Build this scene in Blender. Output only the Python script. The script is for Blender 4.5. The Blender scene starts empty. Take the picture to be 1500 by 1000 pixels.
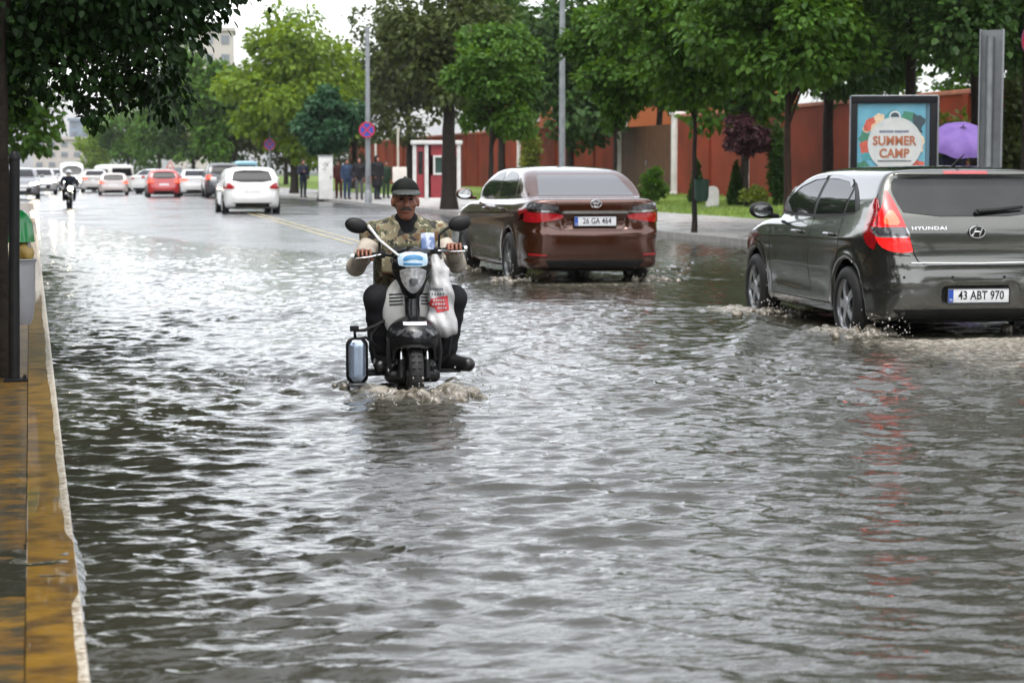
import bpy, bmesh, math, random
import numpy as np
from mathutils import Vector, Matrix
from mathutils.bvhtree import BVHTree
from mathutils.geometry import delaunay_2d_cdt

R = math.radians
ALBEDO = .78     # scales base colours down to offset the overbright sky light
scene = bpy.context.scene
COL = scene.collection

# ------------------------------------------------------------------ camera maths
CAMZ, YAW, PITCH, FPX = 1.35, R(13.2), math.atan(250 / 3000), 3000.0
_f = np.array([math.sin(YAW) * math.cos(PITCH), math.cos(YAW) * math.cos(PITCH), -math.sin(PITCH)])
_r = np.array([math.cos(YAW), -math.sin(YAW), 0.0])
_u = np.cross(_r, _f)


def ground(px, py, z=0.0):
    d = _f + _r * (px - 750) / FPX + _u * (500 - py) / FPX
    t = (z - CAMZ) / d[2]
    return d[0] * t, d[1] * t


def at(px, d):
    return (d * (math.sin(YAW) + (px - 750) / FPX * math.cos(YAW)),
            d * (math.cos(YAW) - (px - 750) / FPX * math.sin(YAW)))


def zat(py, d):
    return CAMZ - (py - 250) / FPX * d


# ------------------------------------------------------------------ objects
def thing(name, label, cat, loc=(0, 0, 0), rz=0.0, group=None):
    o = bpy.data.objects.new(name, None)
    COL.objects.link(o)
    o.empty_display_size = 0.2
    o.location = loc
    o.rotation_euler = (0, 0, rz)
    return tag(o, label, cat, group)


def tag(o, label, cat, group=None):
    o['label'] = label
    o['category'] = cat
    if group:
        o['group'] = group
    return o


def part(name, me, mat=None, parent=None, smooth=True, label=None):
    o = bpy.data.objects.new(name, me)
    COL.objects.link(o)
    if mat is not None:
        for m in (mat if isinstance(mat, (list, tuple)) else [mat]):
            me.materials.append(m)
    if smooth:
        me.polygons.foreach_set('use_smooth', [True] * len(me.polygons))
    if parent is not None:
        o.parent = parent
    if label:
        o['label'] = label
    return o


def structure(name, me, mat, smooth=False, kind='structure'):
    o = part(name, me, mat, None, smooth)
    o['kind'] = kind
    return o


def copy_tree(o, parent=None):
    c = o.copy()
    COL.objects.link(c)
    c.parent = parent
    for ch in list(o.children):
        copy_tree(ch, c)
    return c


def np_mesh(name, V, F):
    V = np.asarray(V, dtype=np.float32).reshape(-1, 3)
    F = np.asarray(F, dtype=np.int32)
    me = bpy.data.meshes.new(name)
    if len(F) == 0:
        return me
    k = F.shape[1]
    me.vertices.add(len(V))
    me.vertices.foreach_set('co', V.ravel())
    me.loops.add(F.size)
    me.loops.foreach_set('vertex_index', F.ravel())
    me.polygons.add(len(F))
    me.polygons.foreach_set('loop_start', np.arange(len(F), dtype=np.int32) * k)
    me.update(calc_edges=True)
    me.validate()
    return me


class MB:
    """collects simple solids into one mesh"""

    def __init__(self):
        self.v, self.f = [], []

    def add(self, V, F):
        n = len(self.v)
        self.v += [tuple(map(float, p)) for p in V]
        self.f += [tuple(i + n for i in f) for f in F]
        return self

    def box(self, c, s, rot=None, taper=1.0, bev=0.0):
        bm = bmesh.new()
        bmesh.ops.create_cube(bm, size=1.0)
        for v in bm.verts:
            t = taper if v.co.z > 0 else 1.0
            v.co = Vector((v.co.x * s[0] * t, v.co.y * s[1] * t, v.co.z * s[2]))
        if bev > 0:
            bmesh.ops.bevel(bm, geom=list(bm.edges), offset=bev, segments=2, affect='EDGES', profile=0.6)
        if rot is not None:
            bmesh.ops.transform(bm, matrix=rot.to_4x4(), verts=bm.verts)
        bm.verts.index_update()
        self.add([v.co + Vector(c) for v in bm.verts], [[v.index for v in f.verts] for f in bm.faces])
        bm.free()
        return self

    def tube(self, pts, rad, n=10, cap=True):
        pts = [Vector(p) for p in pts]
        rad = list(rad) if hasattr(rad, '__len__') else [rad] * len(pts)
        V, F = [], []
        prev = None
        for i, p in enumerate(pts):
            a = pts[max(i - 1, 0)]
            b = pts[min(i + 1, len(pts) - 1)]
            t = (b - a).normalized()
            if prev is None:
                s = Vector((1, 0, 0)) if abs(t.x) < 0.8 else Vector((0, 1, 0))
                s = (s - t * s.dot(t)).normalized()
            else:
                s = (prev - t * prev.dot(t)).normalized()
            prev = s
            w = t.cross(s)
            for k in range(n):
                an = 2 * math.pi * k / n
                V.append(p + (s * math.cos(an) + w * math.sin(an)) * rad[i])
        for i in range(len(pts) - 1):
            for k in range(n):
                F.append((i * n + k, i * n + (k + 1) % n, (i + 1) * n + (k + 1) % n, (i + 1) * n + k))
        if cap:
            F.append(tuple(range(n - 1, -1, -1)))
            F.append(tuple((len(pts) - 1) * n + k for k in range(n)))
        return self.add(V, F)

    def lathe(self, prof, c=(0, 0, 0), axis='z', n=32, sx=1.0, sy=1.0):
        """prof: (radius, height) pairs, revolved about axis"""
        V, F = [], []
        m = len(prof)
        for k in range(n):
            a = 2 * math.pi * k / n
            for r, h in prof:
                p = (r * math.cos(a) * sx, r * math.sin(a) * sy, h)
                if axis == 'x':
                    p = (p[2], p[0], p[1])
                elif axis == 'y':
                    p = (p[1], p[2], p[0])
                V.append((p[0] + c[0], p[1] + c[1], p[2] + c[2]))
        for k in range(n):
            k2 = (k + 1) % n
            for i in range(m - 1):
                F.append((k * m + i, k2 * m + i, k2 * m + i + 1, k * m + i + 1))
        return self.add(V, F)

    def prism(self, poly, lo, hi, axis='y'):
        """extrude a 2D polygon (u,v) along an axis. axis y: (u=x, v=z); x: (u=y,v=z); z: (u=x,v=y)"""
        def q(u, v, w):
            return {'y': (u, w, v), 'x': (w, u, v), 'z': (u, v, w)}[axis]
        n = len(poly)
        V = [q(u, v, lo) for u, v in poly] + [q(u, v, hi) for u, v in poly]
        F = [tuple(range(n))[::-1], tuple(range(n, 2 * n))]
        F += [(i, (i + 1) % n, n + (i + 1) % n, n + i) for i in range(n)]
        return self.add(V, F)

    def mesh(self, name):
        me = bpy.data.meshes.new(name)
        me.from_pydata(self.v, [], self.f)
        bm = bmesh.new()
        bm.from_mesh(me)
        bmesh.ops.remove_doubles(bm, verts=bm.verts, dist=1e-6)
        bmesh.ops.recalc_face_normals(bm, faces=bm.faces)
        bm.to_mesh(me)
        bm.free()
        return me

    def part(self, name, mat, parent=None, smooth=True, label=None, angle=40):
        me = self.mesh(name)
        o = part(name, me, mat, parent, smooth, label)
        if smooth:
            sharp(me, angle)
        return o


def sharp(me, deg=40):
    bm = bmesh.new()
    bm.from_mesh(me)
    lim = R(deg)
    for e in bm.edges:
        e.smooth = not (len(e.link_faces) != 2 or e.calc_face_angle(0) > lim)
    bm.to_mesh(me)
    bm.free()


# ------------------------------------------------------------------ distance fields
def smin(a, b, k):
    if k <= 0:
        return np.minimum(a, b)
    h = np.maximum(k - np.abs(a - b), 0) / k
    return np.minimum(a, b) - h * h * k * 0.25


def smax(a, b, k):
    return -smin(-a, -b, k)


def surfnet(F, o, h):
    ins = F < 0
    c = ins[:-1, :-1, :-1].astype(np.int8)
    offs = [(i, j, k) for i in (0, 1) for j in (0, 1) for k in (0, 1)]
    nx, ny, nz = F.shape
    s = np.zeros((nx - 1, ny - 1, nz - 1), np.int8)
    for i, j, k in offs:
        s += ins[i:nx - 1 + i, j:ny - 1 + j, k:nz - 1 + k]
    act = np.argwhere((s > 0) & (s < 8))
    idx = np.full(s.shape, -1, np.int32)
    idx[act[:, 0], act[:, 1], act[:, 2]] = np.arange(len(act))
    sm = np.zeros((len(act), 3))
    ct = np.zeros(len(act))
    for a in offs:
        for ax in range(3):
            if a[ax]:
                continue
            b = list(a)
            b[ax] = 1
            fa = F[act[:, 0] + a[0], act[:, 1] + a[1], act[:, 2] + a[2]]
            fb = F[act[:, 0] + b[0], act[:, 1] + b[1], act[:, 2] + b[2]]
            cr = (fa < 0) != (fb < 0)
            t = np.where(cr, fa / np.where(cr, fa - fb, 1), 0)
            p = np.tile(np.array(a, float), (len(act), 1))
            p[:, ax] += t
            sm[cr] += p[cr]
            ct[cr] += 1
    V = np.array(o) + h * (act + sm / ct[:, None])
    Q = []
    for ax in range(3):
        sl0 = [slice(1, -1)] * 3
        sl1 = [slice(1, -1)] * 3
        sl0[ax] = slice(0, -1)
        sl1[ax] = slice(1, None)
        A, B = ins[tuple(sl0)], ins[tuple(sl1)]
        e = np.argwhere(A != B)
        if len(e) == 0:
            continue
        st = A[e[:, 0], e[:, 1], e[:, 2]]
        base = e.copy()
        for q in range(3):
            if q != ax:
                base[:, q] += 1
        u, v = (ax + 1) % 3, (ax + 2) % 3
        def cell(du, dv):
            z = base.copy()
            z[:, u] -= du
            z[:, v] -= dv
            return idx[z[:, 0], z[:, 1], z[:, 2]]
        q = np.stack([cell(1, 1), cell(0, 1), cell(0, 0), cell(1, 0)], 1)
        q[~st] = q[~st][:, ::-1]
        Q.append(q)
    return V, np.concatenate(Q)


class Field:
    def __init__(self, lo, hi, h):
        self.lo = np.array(lo, float)
        self.h = h
        n = np.ceil((np.array(hi, float) - self.lo) / h).astype(int) + 1
        self.ax = [self.lo[i] + h * np.arange(n[i]) for i in range(3)]
        self.F = np.full(n, 0.5, np.float32)

    def _box(self, lo, hi, pad):
        sl = []
        for i in range(3):
            a = int(np.clip(np.floor((lo[i] - pad - self.lo[i]) / self.h), 0, len(self.ax[i]) - 1))
            b = int(np.clip(np.ceil((hi[i] + pad - self.lo[i]) / self.h) + 1, a + 1, len(self.ax[i])))
            sl.append(slice(a, b))
        X = self.ax[0][sl[0]][:, None, None]
        Y = self.ax[1][sl[1]][None, :, None]
        Z = self.ax[2][sl[2]][None, None, :]
        return tuple(sl), X, Y, Z

    def put(self, sl, d, k, sub):
        d = d.astype(np.float32)
        self.F[sl] = smax(self.F[sl], -d, k) if sub else smin(self.F[sl], d, k)

    def cap(self, a, b, ra, rb=None, k=0.02, sub=False):
        rb = ra if rb is None else rb
        a, b = np.array(a, float), np.array(b, float)
        m = max(ra, rb)
        sl, X, Y, Z = self._box(np.minimum(a, b) - m, np.maximum(a, b) + m, 0.06 + k)
        ab = b - a
        L = max(float(ab @ ab), 1e-9)
        t = np.clip(((X - a[0]) * ab[0] + (Y - a[1]) * ab[1] + (Z - a[2]) * ab[2]) / L, 0, 1)
        d = np.sqrt((X - a[0] - t * ab[0]) ** 2 + (Y - a[1] - t * ab[1]) ** 2 + (Z - a[2] - t * ab[2]) ** 2)
        self.put(sl, d - (ra + (rb - ra) * t), k, sub)
        return self

    def chain(self, pts, rads, k=0.02):
        for i in range(len(pts) - 1):
            self.cap(pts[i], pts[i + 1], rads[i], rads[i + 1], k)
        return self

    def ell(self, c, r, k=0.02, rot=None, sub=False):
        c = np.array(c, float)
        m = max(r)
        sl, X, Y, Z = self._box(c - m, c + m, 0.06 + k)
        P = [X - c[0], Y - c[1], Z - c[2]]
        if rot is not None:
            Mi = np.array(rot.to_3x3().transposed())
            P = [Mi[i, 0] * P[0] + Mi[i, 1] * P[1] + Mi[i, 2] * P[2] for i in range(3)]
        q = np.sqrt((P[0] / r[0]) ** 2 + (P[1] / r[1]) ** 2 + (P[2] / r[2]) ** 2)
        q2 = np.sqrt((P[0] / r[0] ** 2) ** 2 + (P[1] / r[1] ** 2) ** 2 + (P[2] / r[2] ** 2) ** 2)
        self.put(sl, q * (q - 1) / np.maximum(q2, 1e-6), k, sub)
        return self

    def box(self, c, s, rnd=0.01, k=0.01, rot=None, sub=False):
        """s: full size"""
        c = np.array(c, float)
        m = np.linalg.norm(s) / 2 if rot is not None else np.array(s) / 2
        sl, X, Y, Z = self._box(c - m, c + m, 0.06 + k)
        P = [X - c[0], Y - c[1], Z - c[2]]
        if rot is not None:
            Mi = np.array(rot.to_3x3().transposed())
            P = [Mi[i, 0] * P[0] + Mi[i, 1] * P[1] + Mi[i, 2] * P[2] for i in range(3)]
        Q = [np.abs(P[i]) - s[i] / 2 + rnd for i in range(3)]
        out = np.sqrt(np.maximum(Q[0], 0) ** 2 + np.maximum(Q[1], 0) ** 2 + np.maximum(Q[2], 0) ** 2)
        ins = np.minimum(np.maximum(np.maximum(Q[0], Q[1]), Q[2]), 0)
        self.put(sl, out + ins - rnd, k, sub)
        return self

    def plane(self, n, d, k=0.0):
        """keep only n.p < d"""
        X = self.ax[0][:, None, None]
        Y = self.ax[1][None, :, None]
        Z = self.ax[2][None, None, :]
        self.F = smax(self.F, (n[0] * X + n[1] * Y + n[2] * Z - d).astype(np.float32), k)
        return self

    def mesh(self, name, relax=1):
        V, Q = surfnet(self.F, self.lo, self.h)
        for _ in range(relax):
            V = laplace(V, Q, 0.4)
        return np_mesh(name, V, Q)


def laplace(V, Q, w):
    S = np.zeros_like(V)
    C = np.zeros(len(V))
    for a, b in ((0, 1), (1, 2), (2, 3), (3, 0)):
        np.add.at(S, Q[:, a], V[Q[:, b]])
        np.add.at(S, Q[:, b], V[Q[:, a]])
        np.add.at(C, Q[:, a], 1)
        np.add.at(C, Q[:, b], 1)
    return V * (1 - w) + w * S / np.maximum(C, 1)[:, None]


def polysdf(poly, U, V):
    n = len(poly)
    d = None
    ins = np.zeros(np.broadcast(U, V).shape, bool)
    for i in range(n):
        ax, ay = poly[i]
        bx, by = poly[(i + 1) % n]
        ex, ey = bx - ax, by - ay
        L = max(ex * ex + ey * ey, 1e-12)
        t = np.clip(((U - ax) * ex + (V - ay) * ey) / L, 0, 1)
        dd = (U - ax - t * ex) ** 2 + (V - ay - t * ey) ** 2
        d = dd if d is None else np.minimum(d, dd)
        if abs(ey) > 1e-12:
            c = ((ay > V) != (by > V)) & (U < ex * (V - ay) / ey + ax)
            ins ^= c
    d = np.sqrt(d)
    return np.where(ins, -d, d)


def chaikin(poly, it=2, closed=True):
    for _ in range(it):
        q = []
        n = len(poly)
        rng = range(n if closed else n - 1)
        if not closed:
            q.append(poly[0])
        for i in rng:
            a, b = poly[i], poly[(i + 1) % n]
            q.append(tuple(a[j] * .75 + b[j] * .25 for j in range(len(a))))
            q.append(tuple(a[j] * .25 + b[j] * .75 for j in range(len(a))))
        if not closed:
            q.append(poly[-1])
        poly = q
    return poly


class Skin:
    """a body surface that panels, lamps and seams are laid onto"""

    def __init__(self, me, deep=1.6):
        self.deep = deep
        self.V = np.zeros(len(me.vertices) * 3)
        me.vertices.foreach_get('co', self.V)
        self.V = self.V.reshape(-1, 3)
        N = np.zeros(len(me.vertices) * 3)
        me.vertices.foreach_get('normal', N)
        self.N = N.reshape(-1, 3)
        self.P = [tuple(p.vertices) for p in me.polygons]
        self.t = BVHTree.FromPolygons([tuple(v) for v in self.V], self.P)

    def hit(self, u, v, axis):
        o, d = {'y-': ((u, -3, v), (0, 1, 0)), 'y+': ((u, 9, v), (0, -1, 0)),
                'x-': ((-3, u, v), (1, 0, 0)), 'x+': ((3, u, v), (-1, 0, 0)),
                'z+': ((u, v, 5), (0, 0, -1))}[axis]
        h = self.t.ray_cast(Vector(o), Vector(d))
        if axis == 'y-' and (h[0] is None or h[0].y > self.deep):
            h = self.t.find_nearest(Vector((u, .25, v)))
        elif h[0] is None:
            h = self.t.find_nearest(Vector(o) + Vector(d) * 3)
        p = h[0]
        f = self.P[h[2]]
        w = np.array([1 / ((Vector(self.V[i]) - p).length + 1e-3) ** 2 for i in f])
        n = (self.N[list(f)] * w[:, None]).sum(0)
        n = Vector(n).normalized()
        return p, n


def panel(skin, poly, axis, off=0.003, h=0.05, name='panel', lip=0.01, it=0):
    """a shell over the body surface with the outline poly"""
    if it:
        poly = chaikin(poly, it)
    pts, n = [], len(poly)
    for i in range(n):
        a, b = np.array(poly[i]), np.array(poly[(i + 1) % n])
        m = max(1, int(np.linalg.norm(b - a) / h))
        for k in range(m):
            pts.append(tuple(a + (b - a) * k / m))
    nb = len(pts)
    P = np.array(pts)
    lo, hi = P.min(0), P.max(0)
    U, V = np.meshgrid(np.arange(lo[0] + h / 2, hi[0], h), np.arange(lo[1] + h / 2, hi[1], h))
    if U.size:
        d = polysdf(pts, U.ravel(), V.ravel())
        pts += [(float(u), float(v)) for u, v, q in zip(U.ravel(), V.ravel(), d) if q < -h * 0.4]
    edges = [(i, (i + 1) % nb) for i in range(nb)]
    r = delaunay_2d_cdt([Vector(p) for p in pts], edges, [], 1, 1e-5)
    vs, fs = r[0], r[2]
    top, nor, low = [], [], []
    for p in vs:
        q, m = skin.hit(p[0], p[1], axis)
        top.append(q + m * off)
        nor.append(m)
        low.append(q - m * lip)
    cnt = {}
    for f in fs:
        for i in range(len(f)):
            e = (f[i], f[(i + 1) % len(f)])
            cnt[e] = cnt.get(e, 0) + 1
    rim = [e for e in cnt if (e[1], e[0]) not in cnt]
    V = [tuple(p) for p in top]
    F = [tuple(f) for f in fs]
    # orientation
    if F:
        sg = 0.0
        for f in F:
            a, b, c = [Vector(V[i]) for i in f[:3]]
            sg += (b - a).cross(c - a).dot(nor[f[0]])
        if sg < 0:
            F = [f[::-1] for f in F]
            rim = [(b_, a_) for a_, b_ in rim]
    NN = [tuple(m) for m in nor]
    if lip > 0:
        for a, b in rim:
            i = len(V)
            e = (Vector(V[b]) - Vector(V[a])).normalized().cross(nor[a])
            V += [V[a], V[b], tuple(low[b]), tuple(low[a])]
            NN += [tuple(e)] * 4
            F.append((i + 1, i, i + 3, i + 2))
    me = bpy.data.meshes.new(name)
    me.from_pydata(V, [], F)
    me.update()
    me.polygons.foreach_set('use_smooth', [True] * len(me.polygons))
    me.normals_split_custom_set_from_vertices(NN)
    return me


def seam(skin, pts, axis, w=0.008, off=0.0012, name='seam', closed=False):
    """a narrow strip following the body surface"""
    out = []
    n = len(pts)
    for i in range(n - (0 if closed else 1)):
        a, b = np.array(pts[i]), np.array(pts[(i + 1) % n])
        m = max(1, int(np.linalg.norm(b - a) / 0.03))
        for k in range(m):
            out.append(a + (b - a) * k / m)
    out.append(np.array(pts[0] if closed else pts[-1]))
    V, F = [], []
    for i, p in enumerate(out):
        t = out[min(i + 1, len(out) - 1)] - out[max(i - 1, 0)]
        t = t / (np.linalg.norm(t) + 1e-9)
        s = np.array([-t[1], t[0]]) * w / 2
        for q in (p + s, p - s):
            h_, m_ = skin.hit(q[0], q[1], axis)
            V.append(tuple(h_ + m_ * off))
        if i:
            F.append((2 * i - 2, 2 * i - 1, 2 * i + 1, 2 * i))
    me = bpy.data.meshes.new(name)
    me.from_pydata(V, [], F)
    me.update()
    return me


def join(meshes, name='joined'):
    bm = bmesh.new()
    for m in meshes:
        bm.from_mesh(m)
    me = bpy.data.meshes.new(name)
    bm.to_mesh(me)
    bm.free()
    return me


def text_mesh(s, size, depth=0.002, sx=1.0, spacing=1.0, bold=0.0):
    """upright lettering in the x-z plane facing -y, centred"""
    cu = bpy.data.curves.new('lettering', 'FONT')
    cu.body = s
    cu.size = size
    cu.extrude = depth / 2
    cu.offset = bold
    cu.align_x = 'CENTER'
    cu.align_y = 'CENTER'
    cu.space_character = spacing
    cu.resolution_u = 3
    ob = bpy.data.objects.new('lettering', cu)
    COL.objects.link(ob)
    dg = bpy.context.evaluated_depsgraph_get()
    me = bpy.data.meshes.new_from_object(ob.evaluated_get(dg))
    bpy.data.objects.remove(ob)
    bpy.data.curves.remove(cu)
    me.transform(Matrix.Rotation(R(90), 4, 'X') @ Matrix.Diagonal((sx, 1, 1, 1)))
    me.materials.clear()
    return me


# ------------------------------------------------------------------ materials
def M(name, col, rough=0.5, metal=0.0, coat=0.0, spec=0.5, noise=None, bump=None, emit=None, sub=0.0, coatr=0.03,
      rnoise=None, trans=0.0, ior=None, alpha=None):
    """noise=(scale, colour2, lo, hi)  bump=(scale, strength, distance)  rnoise=(scale, rough2)"""
    col = tuple(c * ALBEDO for c in col)
    if noise:
        noise = (noise[0], tuple(c * ALBEDO for c in noise[1])) + tuple(noise[2:])
    m = bpy.data.materials.new(name)
    m.use_nodes = True
    nt = m.node_tree
    b = nt.nodes['Principled BSDF']
    b.inputs['Base Color'].default_value = (*col, 1)
    b.inputs['Roughness'].default_value = rough
    b.inputs['Metallic'].default_value = metal
    b.inputs['Coat Weight'].default_value = coat
    b.inputs['Coat Roughness'].default_value = coatr
    b.inputs['Specular IOR Level'].default_value = min(spec, .15) if rough >= .6 else spec
    b.inputs['Transmission Weight'].default_value = trans
    if ior:
        b.inputs['IOR'].default_value = ior
    if alpha is not None:
        b.inputs['Alpha'].default_value = alpha
    tc = nt.nodes.new('ShaderNodeTexCoord')
    if noise:
        n = nt.nodes.new('ShaderNodeTexNoise')
        n.inputs['Scale'].default_value = noise[0]
        n.inputs['Detail'].default_value = 6
        r = nt.nodes.new('ShaderNodeMapRange')
        r.inputs[1].default_value = noise[2] if len(noise) > 2 else 0.35
        r.inputs[2].default_value = noise[3] if len(noise) > 3 else 0.65
        mx = nt.nodes.new('ShaderNodeMix')
        mx.data_type = 'RGBA'
        mx.inputs[6].default_value = (*col, 1)
        mx.inputs[7].default_value = (*noise[1], 1)
        nt.links.new(tc.outputs['Object'], n.inputs['Vector'])
        nt.links.new(n.outputs['Fac'], r.inputs[0])
        nt.links.new(r.outputs[0], mx.inputs[0])
        nt.links.new(mx.outputs[2], b.inputs['Base Color'])
    if rnoise:
        n = nt.nodes.new('ShaderNodeTexNoise')
        n.inputs['Scale'].default_value = rnoise[0]
        n.inputs['Detail'].default_value = 5
        r = nt.nodes.new('ShaderNodeMapRange')
        r.inputs[1].default_value = 0.35
        r.inputs[2].default_value = 0.65
        r.inputs[3].default_value = rough
        r.inputs[4].default_value = rnoise[1]
        nt.links.new(tc.outputs['Object'], n.inputs['Vector'])
        nt.links.new(n.outputs['Fac'], r.inputs[0])
        nt.links.new(r.outputs[0], b.inputs['Roughness'])
    if bump:
        n = nt.nodes.new('ShaderNodeTexNoise')
        n.inputs['Scale'].default_value = bump[0]
        n.inputs['Detail'].default_value = 4
        bp = nt.nodes.new('ShaderNodeBump')
        bp.inputs['Strength'].default_value = bump[1]
        bp.inputs['Distance'].default_value = bump[2] if len(bump) > 2 else 0.01
        nt.links.new(tc.outputs['Object'], n.inputs['Vector'])
        nt.links.new(n.outputs['Fac'], bp.inputs['Height'])
        nt.links.new(bp.outputs[0], b.inputs['Normal'])
    if emit:
        b.inputs['Emission Color'].default_value = (*emit[0], 1)
        b.inputs['Emission Strength'].default_value = emit[1]
    return m


def leaf_mat(name, dark, light, trans=0.35, rough=0.45):
    m = bpy.data.materials.new(name)
    m.use_nodes = True
    nt = m.node_tree
    nt.nodes.clear()
    out = nt.nodes.new('ShaderNodeOutputMaterial')
    geo = nt.nodes.new('ShaderNodeNewGeometry')
    tc = nt.nodes.new('ShaderNodeTexCoord')
    no = nt.nodes.new('ShaderNodeTexNoise')
    no.inputs['Scale'].default_value = 1.3
    mth = nt.nodes.new('ShaderNodeMath')
    mth.operation = 'MULTIPLY_ADD'
    mth.inputs[1].default_value = 0.6
    nt.links.new(geo.outputs['Random Per Island'], mth.inputs[0])
    sc = nt.nodes.new('ShaderNodeMath')
    sc.operation = 'MULTIPLY_ADD'
    sc.inputs[1].default_value = 1.6
    sc.inputs[2].default_value = -0.6
    nt.links.new(tc.outputs['Object'], no.inputs['Vector'])
    nt.links.new(no.outputs['Fac'], sc.inputs[0])
    nt.links.new(sc.outputs[0], mth.inputs[2])
    mx = nt.nodes.new('ShaderNodeMix')
    mx.data_type = 'RGBA'
    mx.inputs[6].default_value = (*dark, 1)
    mx.inputs[7].default_value = (*light, 1)
    nt.links.new(mth.outputs[0], mx.inputs[0])
    p = nt.nodes.new('ShaderNodeBsdfPrincipled')
    p.inputs['Roughness'].default_value = rough
    p.inputs['Specular IOR Level'].default_value = 0.16
    nt.links.new(mx.outputs[2], p.inputs['Base Color'])
    t = nt.nodes.new('ShaderNodeBsdfTranslucent')
    hs = nt.nodes.new('ShaderNodeHueSaturation')
    hs.inputs['Hue'].default_value = 0.48
    hs.inputs['Saturation'].default_value = 1.1
    hs.inputs['Value'].default_value = 1.3
    nt.links.new(mx.outputs[2], hs.inputs['Color'])
    nt.links.new(hs.outputs[0], t.inputs['Color'])
    ms = nt.nodes.new('ShaderNodeMixShader')
    ms.inputs[0].default_value = trans
    nt.links.new(p.outputs[0], ms.inputs[1])
    nt.links.new(t.outputs[0], ms.inputs[2])
    nt.links.new(ms.outputs[0], out.inputs[0])
    return m
# ------------------------------------------------------------------ world, sun, camera
def build_world():
    w = bpy.data.worlds.new('World')
    scene.world = w
    w.use_nodes = True
    nt = w.node_tree
    bg = nt.nodes['Background']
    sky = nt.nodes.new('ShaderNodeTexSky')
    sky.sky_type = 'NISHITA'
    sky.sun_disc = False
    sky.sun_elevation = R(70)
    sky.sun_rotation = R(200)
    sky.dust_density = 4.0
    sky.air_density = 1.0
    hs = nt.nodes.new('ShaderNodeHueSaturation')
    hs.inputs['Saturation'].default_value = 0.24
    nt.links.new(sky.outputs[0], hs.inputs['Color'])
    # overcast: brighter towards the zenith, with soft cloud mottling
    tc = nt.nodes.new('ShaderNodeTexCoord')
    sep = nt.nodes.new('ShaderNodeSeparateXYZ')
    nt.links.new(tc.outputs['Generated'], sep.inputs[0])
    mr = nt.nodes.new('ShaderNodeMapRange')
    mr.inputs[1].default_value = 0.0
    mr.inputs[2].default_value = 0.5
    mr.inputs[3].default_value = SKY_LOW
    mr.inputs[4].default_value = SKY_HIGH
    nt.links.new(sep.outputs['Z'], mr.inputs[0])
    no = nt.nodes.new('ShaderNodeTexNoise')
    no.inputs['Scale'].default_value = 3.0
    no.inputs['Detail'].default_value = 5
    nt.links.new(tc.outputs['Generated'], no.inputs['Vector'])
    m2 = nt.nodes.new('ShaderNodeMapRange')
    m2.inputs[1].default_value = 0.3
    m2.inputs[2].default_value = 0.7
    m2.inputs[3].default_value = 0.85
    m2.inputs[4].default_value = 1.12
    nt.links.new(no.outputs['Fac'], m2.inputs[0])
    mu = nt.nodes.new('ShaderNodeMath')
    mu.operation = 'MULTIPLY'
    nt.links.new(mr.outputs[0], mu.inputs[0])
    nt.links.new(m2.outputs[0], mu.inputs[1])
    vm = nt.nodes.new('ShaderNodeVectorMath')
    vm.operation = 'SCALE'
    nt.links.new(hs.outputs[0], vm.inputs[0])
    nt.links.new(mu.outputs[0], vm.inputs['Scale'])
    nt.links.new(vm.outputs[0], bg.inputs['Color'])
    bg.inputs['Strength'].default_value = 0.15
    s = bpy.data.lights.new('sun', 'SUN')
    s.energy = 0.5
    s.angle = R(100)
    s.color = (1, 0.97, 0.93)
    o = bpy.data.objects.new('sun', s)
    COL.objects.link(o)
    el, az = R(70), R(200)
    d = Vector((math.cos(el) * math.sin(az), math.cos(el) * math.cos(az), math.sin(el)))
    o.rotation_euler = (-d).to_track_quat('-Z', 'Y').to_euler()


def build_camera():
    c = bpy.data.cameras.new('camera')
    c.sensor_width = 36
    c.lens = 72
    c.clip_end = 6000
    c.clip_start = 0.1
    c.dof.use_dof = True
    c.dof.focus_distance = 12.8
    c.dof.aperture_fstop = 4.8
    o = bpy.data.objects.new('camera', c)
    COL.objects.link(o)
    o.location = (0, 0, CAMZ)
    o.rotation_euler = (R(90) - PITCH, 0, -YAW)
    scene.camera = o
    scene.view_settings.view_transform = 'Standard'
    scene.view_settings.look = 'None'
    scene.view_settings.exposure = EXPOSURE
    scene.view_settings.gamma = 1
    scene.cycles.use_denoising = True
    scene.cycles.max_bounces = 6
    scene.cycles.diffuse_bounces = 3
    scene.cycles.glossy_bounces = 4
    scene.cycles.transparent_max_bounces = 8
    scene.cycles.sample_clamp_indirect = 6


# ------------------------------------------------------------------ ground, road, water
def smooth(a, b, t):
    t = np.clip((t - a) / (b - a), 0, 1)
    return t * t * (3 - 2 * t)


def road_z(x, y):
    base = np.interp(y, [-50, 15, 24, 36, 60, 90], [-.14, -.13, -.085, -.05, -.005, .012])
    return base + 0.06 * np.clip(1 - ((x - 6.2) / 6.1) ** 2, 0, 1)


def grid_mesh(name, xs, ys, zf):
    X, Y = np.meshgrid(xs, ys, indexing='ij')
    Z = zf(X, Y) if callable(zf) else np.full(X.shape, zf)
    V = np.stack([X, Y, Z], -1).reshape(-1, 3)
    n, m = len(xs), len(ys)
    i = np.arange((n - 1))[:, None] * m + np.arange(m - 1)[None, :]
    F = np.stack([i, i + m, i + m + 1, i + 1], -1).reshape(-1, 4)
    return np_mesh(name, V, F)


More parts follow.
